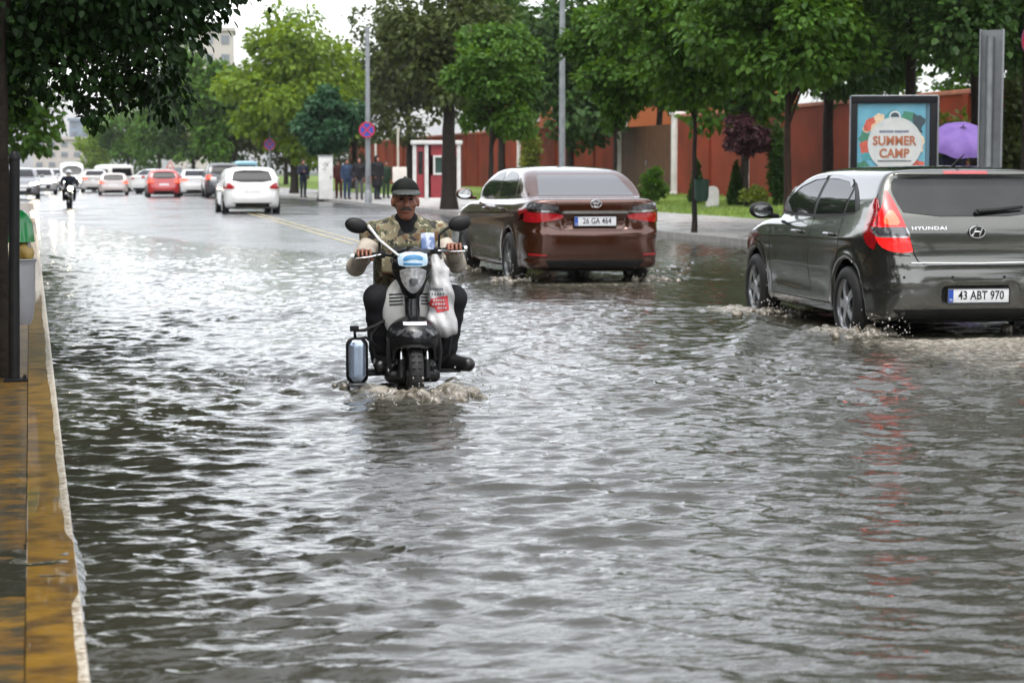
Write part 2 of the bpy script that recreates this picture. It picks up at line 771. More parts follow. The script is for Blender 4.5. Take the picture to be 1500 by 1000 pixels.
def wave_field(X, Y):
    rng = np.random.default_rng(7)
    # domain warp breaks up the regular trains
    wx = X + .10 * np.sin(1.7 * Y + .9 * X) + .07 * np.sin(3.1 * X - 1.3 * Y + 1)
    wy = Y + .12 * np.sin(1.3 * X - .8 * Y + 2) + .06 * np.sin(2.9 * X + 2.1 * Y)
    env = np.interp(Y, [0, 5, 10, 15, 22, 30, 40, 60], [.95, .95, 1.0, .95, .75, .50, .32, .15])
    patch = 1 + .32 * np.sin(.9 * X + .5 * Y + .4) * np.sin(.55 * Y - .7 * X + 1.2) + .2 * np.sin(2.1 * X - 1.1 * Y)
    env = env * patch
    H = np.zeros(X.shape)
    DX = np.zeros(X.shape)
    DY = np.zeros(X.shape)
    N = 90
    lam = np.exp(rng.normal(np.log(.165), .50, N)).clip(.085, .8)
    for i in range(N):
        L = lam[i]
        th = R(rng.normal(8, 17 if L > .2 else 34))
        k = 2 * math.pi / L
        s = WAVE_SLOPE / math.sqrt(N) * math.sqrt(2) * (0.6 if L > .5 else 1.0)
        a = s / k
        ph = k * (wx * math.sin(th) + wy * math.cos(th)) + rng.uniform(0, 6.28)
        loc = env * (1 + .5 * np.sin(rng.uniform(.5, 1.6) * X + rng.uniform(.3, 1.2) * Y + rng.uniform(0, 6)))
        sn = np.sin(ph)
        H += loc * a * np.cos(ph)
        DX -= loc * a * sn * math.sin(th) * .9
        DY -= loc * a * sn * math.cos(th) * .9
    churn = np.zeros(X.shape)
    # wake of the scooter, which comes towards the viewer
    rx, ry = RIDER
    u, v = X - rx - (Y - ry) * .11, Y - ry
    for sgn in (-1, 1):
        d = (u * sgn) - .30 * np.maximum(v + .25, 0) - .12
        ln = np.exp(-np.maximum(v, 0) / 3.0) * smooth(-.5, -.2, v)
        H += .044 * np.exp(-(d / .10) ** 2) * ln - .026 * np.exp(-((d + .22) / .12) ** 2) * ln
        churn += .6 * np.exp(-(d / .12) ** 2) * ln * np.exp(-np.maximum(v, 0) / 1.2)
    rr = np.sqrt(u ** 2 + (v + .1) ** 2)
    H += .035 * np.exp(-((rr - .30) / .09) ** 2) * smooth(.3, -.3, v)
    for q in range(4):
        H += .015 * np.exp(-((rr - .62 - .26 * q) / .07) ** 2) * np.exp(-q * .35) * smooth(.8, -.4, v)
    churn += 1.1 * np.exp(-(rr / .38) ** 2)
    trail = np.exp(-(u / (.18 + .10 * np.maximum(v, 0))) ** 2) * smooth(-.1, .4, v) * np.exp(-np.maximum(v, 0) / 5)
    churn += .55 * trail
    # wakes of the two near cars, which drive away
    for cx, cy, L, amp in CARS_WAKE:
        u, v = X - cx, cy - Y
        tr = np.exp(-(np.abs(u) / (1.15 + .22 * np.maximum(v, 0))) ** 4) * smooth(-.3, .3, v) * np.exp(-np.maximum(v, 0) / L)
        churn += amp * tr
        for sgn in (-1, 1):
            d = u * sgn - .95 - .42 * (v + 2.5)
            ln = smooth(-3, -2, v) * np.exp(-np.maximum(v + 1, 0) / 3.5)
            H += amp * (.040 * np.exp(-(d / .14) ** 2) - .02 * np.exp(-((d + .3) / .18) ** 2)) * ln
            for wv in (0, -2.65):
                r2 = ((u * sgn - .84) / .34) ** 2 + ((v - wv + .75) / .55) ** 2
                churn += amp * 1.0 * np.exp(-r2)
                H += amp * .035 * np.exp(-r2)
        bow = np.exp(-((v - .25) / .12) ** 2) * np.exp(-(u / 1.0) ** 4)
        H += amp * .02 * bow
    # rings spreading from the wheels across the street
    for cx, cy, L, r0, r1, sl in ((rx, ry, .34, .9, 5.0, .075), (HATCH_AT[0] - .4, HATCH_AT[1] - .2, .46, 1.6, 9.5, .085), (SEDAN_AT[0] - .4, SEDAN_AT[1], .5, 1.6, 9.0, .07)):
        r = np.sqrt((X - cx) ** 2 + (Y - cy) ** 2) + .10 * np.sin(2.3 * X + 1.1 * Y) + .06 * np.sin(4.1 * Y - 1.7 * X)
        k = 2 * math.pi / L
        e = smooth(r0, r0 + .8, r) * smooth(r1, r1 * .5, r) * smooth(1.5, -1.0, Y - cy) * (.55 + .45 * np.sin(r * 1.9 + cx))
        H += sl / k * e * (np.cos(k * r) + .35 * np.cos(2 * k * r + 1))
    churn = np.clip(churn, 0, 1.3)
    # broken water
    C = np.zeros(X.shape)
    for i in range(36):
        L = math.exp(rng.uniform(math.log(.07), math.log(.28)))
        th = rng.uniform(0, 6.28)
        k = 2 * math.pi / L
        C += .22 / 6 / k * np.cos(k * (wx * math.sin(th) + wy * math.cos(th)) + rng.uniform(0, 6.28))
    H += C * churn * 1.5
    return H, DX, DY, churn


def water_material():
    m = bpy.data.materials.new('flood_water')
    m.use_nodes = True
    nt = m.node_tree
    b = nt.nodes['Principled BSDF']
    b.inputs['IOR'].default_value = 1.5
    at_ = nt.nodes.new('ShaderNodeAttribute')
    at_.attribute_name = 'churn'
    tc = nt.nodes.new('ShaderNodeTexCoord')
    n1 = nt.nodes.new('ShaderNodeTexNoise')
    n1.inputs['Scale'].default_value = 16
    n1.inputs['Detail'].default_value = 6
    n1.inputs['Roughness'].default_value = .65
    nt.links.new(tc.outputs['Object'], n1.inputs['Vector'])
    # foam where the water is churned and the noise is high
    ad = nt.nodes.new('ShaderNodeMath')
    ad.operation = 'MULTIPLY_ADD'
    ad.inputs[1].default_value = .55
    nt.links.new(at_.outputs['Fac'], ad.inputs[0])
    nt.links.new(n1.outputs['Fac'], ad.inputs[2])
    fo = nt.nodes.new('ShaderNodeMapRange')
    fo.inputs[1].default_value = .72
    fo.inputs[2].default_value = 1.25
    nt.links.new(ad.outputs[0], fo.inputs[0])
    mx = nt.nodes.new('ShaderNodeMix')
    mx.data_type = 'RGBA'
    mx.inputs[6].default_value = (.030, .029, .020, 1)
    mx.inputs[7].default_value = (.36, .33, .28, 1)
    nt.links.new(fo.outputs[0], mx.inputs[0])
    nt.links.new(mx.outputs[2], b.inputs['Base Color'])
    ro = nt.nodes.new('ShaderNodeMapRange')
    ro.inputs[3].default_value = .045
    ro.inputs[4].default_value = .5
    nt.links.new(fo.outputs[0], ro.inputs[0])
    nt.links.new(ro.outputs[0], b.inputs['Roughness'])
    # capillary ripples, stronger where churned
    n2 = nt.nodes.new('ShaderNodeTexNoise')
    n2.inputs['Scale'].default_value = 20
    n2.inputs['Detail'].default_value = 5
    mp = nt.nodes.new('ShaderNodeMapping')
    mp.inputs['Rotation'].default_value = (0, 0, R(10))
    mp.inputs['Scale'].default_value = (.55, 1.0, 1)
    nt.links.new(tc.outputs['Object'], mp.inputs[0])
    nt.links.new(mp.outputs[0], n2.inputs['Vector'])
    st = nt.nodes.new('ShaderNodeMath')
    st.operation = 'MULTIPLY_ADD'
    st.inputs[1].default_value = .55
    st.inputs[2].default_value = .58
    nt.links.new(at_.outputs['Fac'], st.inputs[0])
    bp = nt.nodes.new('ShaderNodeBump')
    bp.inputs['Distance'].default_value = .012
    nt.links.new(st.outputs[0], bp.inputs['Strength'])
    nt.links.new(n2.outputs['Fac'], bp.inputs['Height'])
    nt.links.new(bp.outputs[0], b.inputs['Normal'])
    return m


def build_ground():
    soil = M('soil', (.045, .05, .03), .9, noise=(.3, (.03, .04, .02)))
    structure('ground', grid_mesh('ground', np.linspace(-1500, 1500, 13), np.linspace(-800, 3000, 13), -.32), soil)
    asph = M('wet_asphalt', (.050, .050, .050), .12, noise=(1.2, (.040, .040, .040)), rnoise=(.35, .32), bump=(40, .5, .01))
    ys = np.concatenate([np.arange(-40, 100, 1.5), np.arange(100, 620, 20.)])
    structure('road', grid_mesh('road', np.linspace(.10, 12.62, 22), ys, road_z), asph)
    structure('road', grid_mesh('road', np.linspace(-9, .08, 5), np.arange(86, 620, 20.), .012), asph)
    # water sheet: fine in front of the lens, coarser away from it
    xs = np.arange(.06, 12.64, .034)
    yy = [3.2]
    while yy[-1] < 62:
        yy.append(yy[-1] + .018 + .00125 * yy[-1] ** 1.35 * .55)
    ys = np.array(yy)
    X, Y = np.meshgrid(xs, ys, indexing='ij')
    H, DX, DY, ch = wave_field(X, Y)
    edge = smooth(.06, .25, X) * smooth(12.64, 12.3, X)
    V = np.stack([X + DX * edge, Y + DY, H], -1).reshape(-1, 3)
    n, m = len(xs), len(ys)
    i = np.arange(n - 1)[:, None] * m + np.arange(m - 1)[None, :]
    me = np_mesh('water', V, np.stack([i, i + m, i + m + 1, i + 1], -1).reshape(-1, 4))
    a = me.attributes.new('churn', 'FLOAT', 'POINT')
    a.data.foreach_set('value', ch.ravel().astype(np.float32))
    wm = water_material()
    structure('water', me, wm, True)
    structure('water', grid_mesh('water', np.linspace(.06, 12.64, 8), np.linspace(-40, 3.2, 8), 0.0), wm)

    # left footway: wet orange-brown paving, awash, and its kerb
    tile = bpy.data.materials.new('wet_orange_paving')
    tile.use_nodes = True
    nt = tile.node_tree
    b = nt.nodes['Principled BSDF']
    tc = nt.nodes.new('ShaderNodeTexCoord')
    br = nt.nodes.new('ShaderNodeTexBrick')
    br.inputs['Scale'].default_value = 1
    br.inputs['Brick Width'].default_value = .40
    br.inputs['Row Height'].default_value = .40
    br.inputs['Mortar Size'].default_value = .004
    br.offset = 0
    br.inputs['Color1'].default_value = (.215, .110, .006, 1)
    br.inputs['Color2'].default_value = (.135, .064, .005, 1)
    br.inputs['Mortar'].default_value = (.10, .042, .006, 1)
    nt.links.new(tc.outputs['Object'], br.inputs['Vector'])
    mp = nt.nodes.new('ShaderNodeMapping')
    mp.inputs['Scale'].default_value = (2.2, 3.6, 1)
    nt.links.new(tc.outputs['Object'], mp.inputs[0])
    no = nt.nodes.new('ShaderNodeTexNoise')
    no.inputs['Scale'].default_value = 2.4
    no.inputs['Detail'].default_value = 9
    no.inputs['Roughness'].default_value = .68
    nt.links.new(mp.outputs[0], no.inputs['Vector'])
    mr = nt.nodes.new('ShaderNodeMapRange')
    mr.inputs[1].default_value = .38
    mr.inputs[2].default_value = .58
    nt.links.new(no.outputs['Fac'], mr.inputs[0])
    mx = nt.nodes.new('ShaderNodeMix')
    mx.data_type = 'RGBA'
    mx.inputs[7].default_value = (.032, .026, .012, 1)
    nt.links.new(br.outputs['Color'], mx.inputs[6])
    nt.links.new(mr.outputs[0], mx.inputs[0])
    nt.links.new(mx.outputs[2], b.inputs['Base Color'])
    b.inputs['Roughness'].default_value = .5
    b.inputs['Coat Weight'].default_value = .35
    b.inputs['Specular IOR Level'].default_value = .2
    b.inputs['Coat Roughness'].default_value = .08
    b.inputs['Coat IOR'].default_value = 1.33
    n3 = nt.nodes.new('ShaderNodeTexNoise')
    n3.inputs['Scale'].default_value = 9
    n3.inputs['Detail'].default_value = 4
    nt.links.new(mp.outputs[0], n3.inputs['Vector'])
    bp = nt.nodes.new('ShaderNodeBump')
    bp.inputs['Strength'].default_value = .35
    bp.inputs['Distance'].default_value = .015
    nt.links.new(n3.outputs['Fac'], bp.inputs['Height'])
    nt.links.new(bp.outputs[0], b.inputs['Normal'])
    nt.links.new(bp.outputs[0], b.inputs['Coat Normal'])
    foot = MB().box((-2.0, 23, -.12), (3.92, 126, .284))
    structure('footway', foot.mesh('footway'), tile)
    kerbm = M('wet_kerb_stone', (.25, .130, .008), .40, noise=(7, (.09, .045, .007), .42, .62), coat=.4, spec=.2, bump=(25, .4))
    k = MB()
    y = -40.0
    while y < 86:
        L = 3.0
        k.box((.045, y + L / 2, -.1), (.164, L - .006, .2635), bev=.003)
        y += L
    structure('kerb', k.mesh('kerb'), kerbm)
    # water washing over the paving where the kerb has sunk
    xs = np.arange(-1.1, .22, .03)
    ys = np.arange(4.3, 9.2, .022)

    def wash(X, Y):
        H, _, _, _ = wave_field(X, Y)
        hump = np.exp(-((Y - 6.95 - .5 * X) / .55) ** 2) * .021 + np.exp(-((Y - 5.1) / .25) ** 2) * .008
        return .010 + hump * np.exp(-np.maximum(-X - .2, 0) / 1.2) + H * .55 - .03 * smooth(-.7, -1.1, X) - .06 * smooth(.10, .21, X)
    me = grid_mesh('wash', xs, ys, wash)
    structure('wash_water', me, wm, True)
    # pale foam line against the kerb
    rng = np.random.default_rng(3)
    ys = np.arange(4.2, 44, .02)
    nse = lambda f, p: np.sin(ys * f + p)
    wdt = .030 + .004 * nse(1.3, 2) + .002 * nse(5.3, 1) + .0015 * nse(13, 2)
    wdt = wdt * smooth(.0, .25, np.abs(ys - 6.95) - .42) * (1 + .4 * smooth(8, 14, ys))
    V, F = [], []
    for j, y in enumerate(ys):
        for q, (t, z) in enumerate(((0, .0302), (.25, .0330), (.6, .0335), (.9, .0330), (1, .0300))):
            V.append((.127 - (wdt[j] + .004) * (1 - t), y, z))
        if j:
            for q in range(4):
                a = (j - 1) * 5 + q
                F.append((a, a + 1, a + 6, a + 5))
    foamm = M('foam', (.58, .53, .43), .4, noise=(42, (.20, .125, .045), .46, .62), bump=(70, .6, .01))
    structure('foam', np_mesh('foam', V, F), foamm, True, kind='stuff')

    # right side: kerb, wet pavement, lawn
    conc = M('pale_wet_paving', (.40, .39, .38), .22, noise=(1.3, (.30, .29, .28)), bump=(30, .2), rnoise=(1.1, .4))
    structure('pavement', MB().box((15.45, 140, -.04), (5.5, 360, .32)).mesh('pavement'), conc)
    k = MB()
    y = 5.0
    while y < 320:
        L = 1.5 if y < 80 else 10.0
        k.box((12.66, y + L / 2, -.06), (.16, L - .012, .37), bev=.015)
        y += L
    structure('kerb', k.mesh('kerb'), M('grey_kerb_stone', (.30, .28, .26), .4, noise=(4, (.2, .19, .17)), bump=(25, .3)))
    lawnm = M('lawn_turf', (.10, .17, .03), .9, noise=(.8, (.16, .22, .05)), bump=(50, .8, .03))

    def lawn(X, Y):
        return np.interp(X, [18.1, 18.4, 24, 70], [.10, .16, .46, .6]) + .03 * np.sin(X * 1.1 + Y * .4)
    structure('lawn', grid_mesh('lawn', np.concatenate([[18.1, 18.25, 18.4], np.arange(19, 25, .5), [30, 45, 70]]),
                                np.arange(-20, 330, 2.0), lawn), lawnm, True)
    rng = np.random.default_rng(5)
    n = 26000
    gx, gy = rng.uniform(18.15, 24, n), rng.uniform(40, 92, n)
    gz = np.interp(gx, [18.1, 18.4, 24, 70], [.10, .16, .46, .6]) - .02
    a = rng.uniform(0, 6.28, n)
    hh = rng.uniform(.05, .13, n)
    w = .018
    B0 = np.stack([gx - w * np.cos(a), gy - w * np.sin(a), gz], -1)
    B1 = np.stack([gx + w * np.cos(a), gy + w * np.sin(a), gz], -1)
    T = np.stack([gx + rng.normal(0, .03, n), gy + rng.normal(0, .03, n), gz + hh], -1)
    V = np.stack([B0, B1, T], 1).reshape(-1, 3)
    structure('grass', np_mesh('grass', V, np.arange(3 * n).reshape(-1, 3)),
              leaf_mat('grass_blades', (.09, .16, .03), (.22, .30, .07), .3), False, 'stuff')
    lft = M('left_verge', (.05, .06, .03), .9)
    structure('verge', MB().box((-34.5, 140, -.14), (51, 360, .26)).mesh('verge'), lft)
    # double yellow centre line, curving slightly
    yel = M('yellow_road_paint', (.48, .38, .13), .4, noise=(2, (.22, .18, .09)))
    V, F = [], []
    for off in (-.16, .10):
        pts = []
        for y in np.arange(37.0, 66, 1.0):
            x = 5.75 + max(0, y - 34) * .028 + off
            pts.append((x, y))
        for j, (x, y) in enumerate(pts):
            i = len(V)
            for dx in (0, .08):
                V.append((x + dx, y, float(road_z(x + dx, y)) + .006))
            if j:
                F.append((i - 2, i - 1, i + 1, i))
    structure('road_marking', np_mesh('road_marking', V, F), yel)


# ------------------------------------------------------------------ trees
def leaves(rng, cl, n, size, droop=.5, spread=.35, elong=1.7):
    """cl: list of (centre, radii). n leaves in all"""
    C = np.array([c for c, r in cl])
    Rr = np.array([r for c, r in cl])
    wgt = Rr.prod(1) ** (2 / 3)
    i = rng.choice(len(cl), n, p=wgt / wgt.sum())
    d = rng.normal(size=(n, 3))
    d /= np.linalg.norm(d, axis=1)[:, None]
    rad = rng.uniform(.35, 1.0, n) ** .6
    rad = rad * (1 + rng.normal(0, .10, n))
    P = C[i] + d * Rr[i] * rad[:, None]
    ax = d * .7 + rng.normal(0, spread, (n, 3)) + np.array([0, 0, -droop])
    ax /= np.linalg.norm(ax, axis=1)[:, None]
    nm = d * .4 + rng.normal(0, .45, (n, 3)) + np.array([0, 0, .8])
    sd = np.cross(ax, nm)
    sd /= np.linalg.norm(sd, axis=1)[:, None] + 1e-9
    up = np.cross(sd, ax)
    s = size * rng.uniform(.6, 1.35, n)[:, None]
    L = s * elong / 1.7
    q = [P, P + ax * L * .30 + sd * s * .36 + up * s * .08, P + ax * L * .66 + sd * s * .29 + up * s * .07, P + ax * L - up * s * .06,
         P + ax * L * .66 - sd * s * .29 + up * s * .07, P + ax * L * .30 - sd * s * .36 + up * s * .08]
    V = np.stack(q, 1).reshape(-1, 3)
    i = np.arange(n)[:, None] * 6
    return np_mesh('crown', V, np.concatenate([i + np.array([[0, 1, 2, 3]]), i + np.array([[0, 3, 4, 5]])]))


def tree(name, label, cat, loc, mat, bark, trunk_h, trunk_r, crown, nclump=40, nleaf=9000, size=.16, seed=1, group=None,
         droop=.5, lean=(0, 0), clump=.30, hollow=.35, extra=None, elong=1.7, limbs=7):
    """crown: (cz, rx, ry, rz) or with an xy offset (cx, cy, cz, rx, ry, rz)"""
    rng = np.random.default_rng(seed)
    if len(crown) == 4:
        crown = (lean[0], lean[1]) + tuple(crown)
    cx, cy, cz, rx, ry, rz = crown
    root = thing(name, label, cat, (loc[0], loc[1], loc[2] if len(loc) > 2 else .1), 0, group)
    cl = []
    for _ in range(nclump):
        d = rng.normal(size=3)
        d /= np.linalg.norm(d)
        r = rng.uniform(hollow, .92) * (1 + .12 * math.sin(5 * math.atan2(d[1], d[0]) + seed))
        q = rng.uniform(.65, 1.3) * clump
        fl = (1.1, 1.1, .72)
        cl.append((np.array([cx + d[0] * rx * r, cy + d[1] * ry * r, cz + d[2] * rz * r]),
                   np.array([max(rx, rz * .5) * q * fl[0], max(ry, rz * .5) * q * fl[1], min(rz, rx * 1.2) * q * fl[2]])))
    if extra:
        cl += [(np.array(c), np.array(r)) for c, r in extra]
    part('crown', leaves(rng, cl, nleaf, size, droop, elong=elong), mat, root, smooth=False)
    t = MB()
    pts, rad = [], []
    for k in range(8):
        f = k / 7
        pts.append((lean[0] * f * f + rng.normal(0, .012), lean[1] * f * f + rng.normal(0, .012), trunk_h * f - .1))
        rad.append(trunk_r * (1.25 if k == 0 else 1 - .35 * f))
    top = Vector(pts[-1])
    pts.append(tuple(top + (Vector((cx, cy, cz + rz * .5)) - top) * .6))
    rad.append(trunk_r * .3)
    t.tube(pts, rad, 9)
    order = rng.permutation(len(cl))[:limbs]
    for j in order:
        e = Vector(cl[j][0])
        s = Vector(pts[5]).lerp(Vector(pts[-1]), rng.uniform(.1, .8))
        mid = s.lerp(e, .5) + Vector((0, 0, rng.uniform(-.05, .15) * rz))
        t.tube([s, mid, e], [trunk_r * .4, trunk_r * .27, trunk_r * .1], 6)
    t.part('trunk', bark, root, angle=70)
    return root


def build_haze(density):
    m = bpy.data.materials.new('rain_haze')
    m.use_nodes = True
    nt = m.node_tree
    nt.nodes.clear()
    out = nt.nodes.new('ShaderNodeOutputMaterial')
    v = nt.nodes.new('ShaderNodeVolumePrincipled')
    v.inputs['Color'].default_value = (.86, .88, .90, 1)
    v.inputs['Density'].default_value = density
    v.inputs['Anisotropy'].default_value = .3
    nt.links.new(v.outputs[0], out.inputs['Volume'])
    o = structure('haze', MB().box((0, 900, 30), (3200, 4400, 62.9)).mesh('haze'), m, kind='stuff')
    return o
# ------------------------------------------------------------------ car toolkit (rear at y=0, front towards +y, ground z=0)
def mirror_poly(half):
    return list(half) + [(-x, y) for x, y in reversed(half)]


def car_field(S, h):
    W = S['w'] / 2
    x = np.arange(0 - h * 1.5, W + .14, h)
    x = np.concatenate([-x[::-1][:-3], x]) if False else np.arange(-(W + .14), W + .14, h)
    y = np.arange(-.14, S['l'] + .14, h)
    z = np.arange(.02, S['h'] + .14, h)
    X, Y, Z = x[:, None, None], y[None, :, None], z[None, None, :]

    def tri(side, plan, sec, k):
        s = polysdf(chaikin(side, 2), y[:, None], z[None, :])[None]
        p = polysdf(chaikin(mirror_poly(plan), 2), x[:, None], y[None, :])[:, :, None]
        c = polysdf(chaikin(mirror_poly(sec), 2), x[:, None], z[None, :])[:, None, :]
        return smax(smax(p, c, k), s, k)
    lo = tri(S['side'], S['plan'], S['sec'], S.get('k', .07))
    ca = tri(S['cside'], S['cplan'], S['csec'], S.get('kc', .06))
    F = smin(lo, ca, S.get('ks', .035))
    if 'sculpt' in S:
        F = S['sculpt'](F, X, Y, Z)
    # wheel arches
    for wy in S['axles']:
        d = np.sqrt((Y - wy) ** 2 + (Z - S['wr']) ** 2) - (S['wr'] + .055)
        d = np.maximum(d, (W - .34) - np.abs(X))
        # a soft lip round the arch
        F = F - .010 * np.exp(-((np.sqrt((Y - wy) ** 2 + (Z - S['wr']) ** 2) - (S['wr'] + .085)) / .035) ** 2)
        F = smax(F, -d, .012)
    return F.astype(np.float32), (x[0], y[0], z[0])


def car_body(S, h):
    F, o = car_field(S, h)
    V, Q = surfnet(F, o, h)
    for _ in range(2):
        V = laplace(V, Q, .35)
    me = np_mesh('body', V, Q)
    me.polygons.foreach_set('use_smooth', [True] * len(me.polygons))
    me.update()
    return me


def wheel_parts(r, w, spokes, parent, xc, yc, side, mats, twin=False):
    """wheel > tyre, rim ; side = -1 left, 1 right"""
    hub = MB()
    hub.lathe([(0, -.02), (r * .42, -.02), (r * .42, .02), (0, .02)], axis='x', n=20)
    wh = hub.part('wheel', mats['dark'], parent)
    wh.location = (xc, yc, r)
    t = MB()
    ri = r * .66
    prof = [(ri, -w * .46), (ri + .02, -w * .5), (r - .045, -w * .5), (r - .012, -w * .40), (r, -w * .30), (r - .004, -w * .1), (r, 0),
            (r - .004, w * .1), (r, w * .30), (r - .012, w * .40), (r - .045, w * .5), (ri + .02, w * .5), (ri, w * .46)]
    t.lathe(prof, axis='x', n=44)
    t.part('tyre', mats['tyre'], wh)
    m = MB()
    o = side * w * .40
    m.lathe([(ri + .004, side * -w * .42), (ri - .012, side * -w * .1), (ri - .02, o * .8), (ri - .008, o), (ri + .012, o * 1.12), (ri + .014, o * 1.0)], axis='x', n=44)
    m.lathe([(0, o + side * .012), (.055, o + side * .008), (.07, o - side * .01), (.07, o - side * .06)], axis='x', n=20)
    for k in range(spokes):
        a0 = 2 * math.pi * k / spokes
        for da in ((-.13, .13) if twin else (0,)):
            a = a0 + da
            ca, sa = math.cos(a), math.sin(a)
            hw0, hw1 = (.018, .022) if twin else (.030, .042)
            V = []
            for rr, hw, ox in ((.045, hw0, o), (ri * .6, (hw0 + hw1) / 2 * .9, o + side * .004), (ri - .004, hw1, o - side * .006)):
                for s, dx in ((-1, 0), (1, 0), (1, -.028), (-1, -.028)):
                    V.append((ox + side * dx, rr * ca - s * hw * sa, rr * sa + s * hw * ca))
            F = []
            for b in (0, 4):
                for q in range(4):
                    F.append((b + q, b + (q + 1) % 4, b + 4 + (q + 1) % 4, b + 4 + q))
            m.add(V, F)
    m.part('rim', mats['rim'], wh, angle=35)
    return wh


def mirror_part(name, tree_obj_mesh):
    me = tree_obj_mesh.copy()
    me.transform(Matrix.Diagonal((-1, 1, 1, 1)))
    me.flip_normals()
    return me


def door_mirror(root, x, y, z, side, mat, glass):
    f = Field((x - .2, y - .15, z - .16), (x + .2, y + .2, z + .16), .011)
    f.ell((x + side * .03, y + .01, z), (.115, .075, .078), .01)
    f.F = smax(f.F, (f.lo[1] * 0 + (y - .035) - f.ax[1])[None, :, None].astype(np.float32), .012)
    f.cap((x - side * .13, y + .02, z - .055), (x - side * .02, y + .01, z - .045), .022, .03, .02)
    ob = part('door_mirror', f.mesh('door_mirror'), mat, root)
    g = MB()
    poly = [(x + side * .03 + .088 * math.cos(t), z + .056 * math.sin(t)) for t in np.linspace(0, 2 * math.pi, 20, endpoint=False)]
    g.prism(poly, y - .040, y - .032, 'y')
    g.part('mirror_glass', glass, ob)
    return ob


def number_plate(root, c, text, mats, tilt=0, size=(.52, .112)):
    W, H = size
    m = MB().box((0, 0, 0), (W, .008, H), bev=.003)
    p = m.part('number_plate', mats['plate'], root)
    p.location = c
    p.rotation_euler = (tilt, 0, 0)
    b = MB().box((-W / 2 + .024, -.0048, 0), (.042, .004, H - .010))
    part('plate_blue_band', b.mesh('plate_blue_band'), mats['plateblue'], p, False)
    t = text_mesh(text, .098, .002, .80, 1.02, .0012)
    xs = [v.co.x for v in t.vertices]
    w = max(xs) - min(xs)
    k = min(1, (W - .085) / w)
    t.transform(Matrix.Translation((.022, -.0058, 0)) @ Matrix.Diagonal((k, 1, 1, 1)))
    part('plate_lettering', t, mats['black'], p, False)
    t = text_mesh('TR', .026, .002, .9)
    t.transform(Matrix.Translation((-W / 2 + .024, -.0078, -.034)))
    part('plate_country_code', t, mats['plate'], p, False)
    fr = MB()
    for s in (-1, 1):
        fr.box((0, -.002, s * (H / 2 + .004)), (W + .02, .014, .008))
        fr.box((s * (W / 2 + .004), -.002, 0), (.008, .0139, H))
    fr.part('plate_holder', mats['black'], p)
    return p


def common_mats():
    D = {}
    D['glass'] = M('car_glass', (.007, .009, .009), .03, spec=.36, noise=(2, (.02, .022, .022)))
    D['tyre'] = M('tyre_rubber', (.014, .014, .014), .55, spec=.25, noise=(20, (.022, .021, .020)), bump=(60, .3))
    D['rim'] = M('alloy_rim', (.62, .63, .65), .28, metal=.9, noise=(12, (.45, .45, .46)))
    D['dark'] = M('dark_underbody', (.014, .014, .014), .6)
    D['black'] = M('black_plastic', (.012, .012, .013), .45, spec=.22, noise=(9, (.018, .018, .018)))
    D['chrome'] = M('chrome_trim', (.80, .80, .81), .10, metal=1.0, noise=(8, (.7, .7, .7)))
    D['plate'] = M('plate_white', (.78, .79, .80), .35, noise=(14, (.68, .69, .70)))
    D['plateblue'] = M('plate_blue', (.015, .07, .38), .4)
    D['red'] = M('lamp_red', (.42, .008, .012), .08, coat=1, noise=(30, (.30, .005, .01)))
    D['darkred'] = M('lamp_dark_red', (.16, .006, .008), .10, coat=1)
    D['clear'] = M('lamp_clear', (.55, .55, .56), .10, metal=.5, coat=1, noise=(35, (.30, .30, .31)))
    D['gap'] = M('shut_line', (.006, .006, .006), .7)
    D['mirror'] = M('mirror_glass', (.75, .78, .80), .03, metal=1)
    return D


def paint(name, col, col2, metal=.35, rough=.30, coat=1.0):
    return M(name, col, rough, metal=metal, coat=coat, coatr=.025, noise=(1.6, col2), bump=(55, .035, .004))


SEDAN = dict(
    l=4.62, w=1.776, h=1.465, wr=.325, axles=(.98, 3.68), k=.085, kc=.055, ks=.03,
    side=[(.16, .20), (.07, .27), (.025, .42), (.0, .58), (.03, .70), (.045, .84), (.03, .985), (.02, 1.055), (.10, 1.075), (.40, 1.085), (.9, 1.06),
          (3.2, 1.02), (3.45, 1.005), (4.15, .88), (4.48, .74), (4.62, .56), (4.60, .32), (4.48, .20), (2.3, .19)],
    plan=[(0, -.02), (.45, -.005), (.66, .03), (.79, .12), (.855, .32), (.885, .75), (.888, 2.3), (.885, 3.7), (.85, 4.2), (.72, 4.46), (.45, 4.60), (0, 4.64)],
    sec=[(0, .12), (.76, .15), (.83, .22), (.86, .38), (.884, .60), (.886, .78), (.872, .92), (.825, 1.02), (.76, 1.09), (.6, 1.16), (0, 1.2)],
    cside=[(.28, .80), (.36, 1.06), (.52, 1.135), (.98, 1.375), (1.32, 1.445), (1.85, 1.475), (2.35, 1.462), (2.75, 1.38), (3.42, 1.03), (3.5, .8)],
    cplan=[(0, .22), (.58, .24), (.68, .34), (.735, .6), (.775, 1.1), (.79, 1.8), (.785, 2.6), (.74, 3.2), (.64, 3.45), (0, 3.62)],
    csec=[(0, .7), (.86, .7), (.825, .98), (.775, 1.10), (.655, 1.36), (.58, 1.435), (.42, 1.470), (0, 1.50)],
)
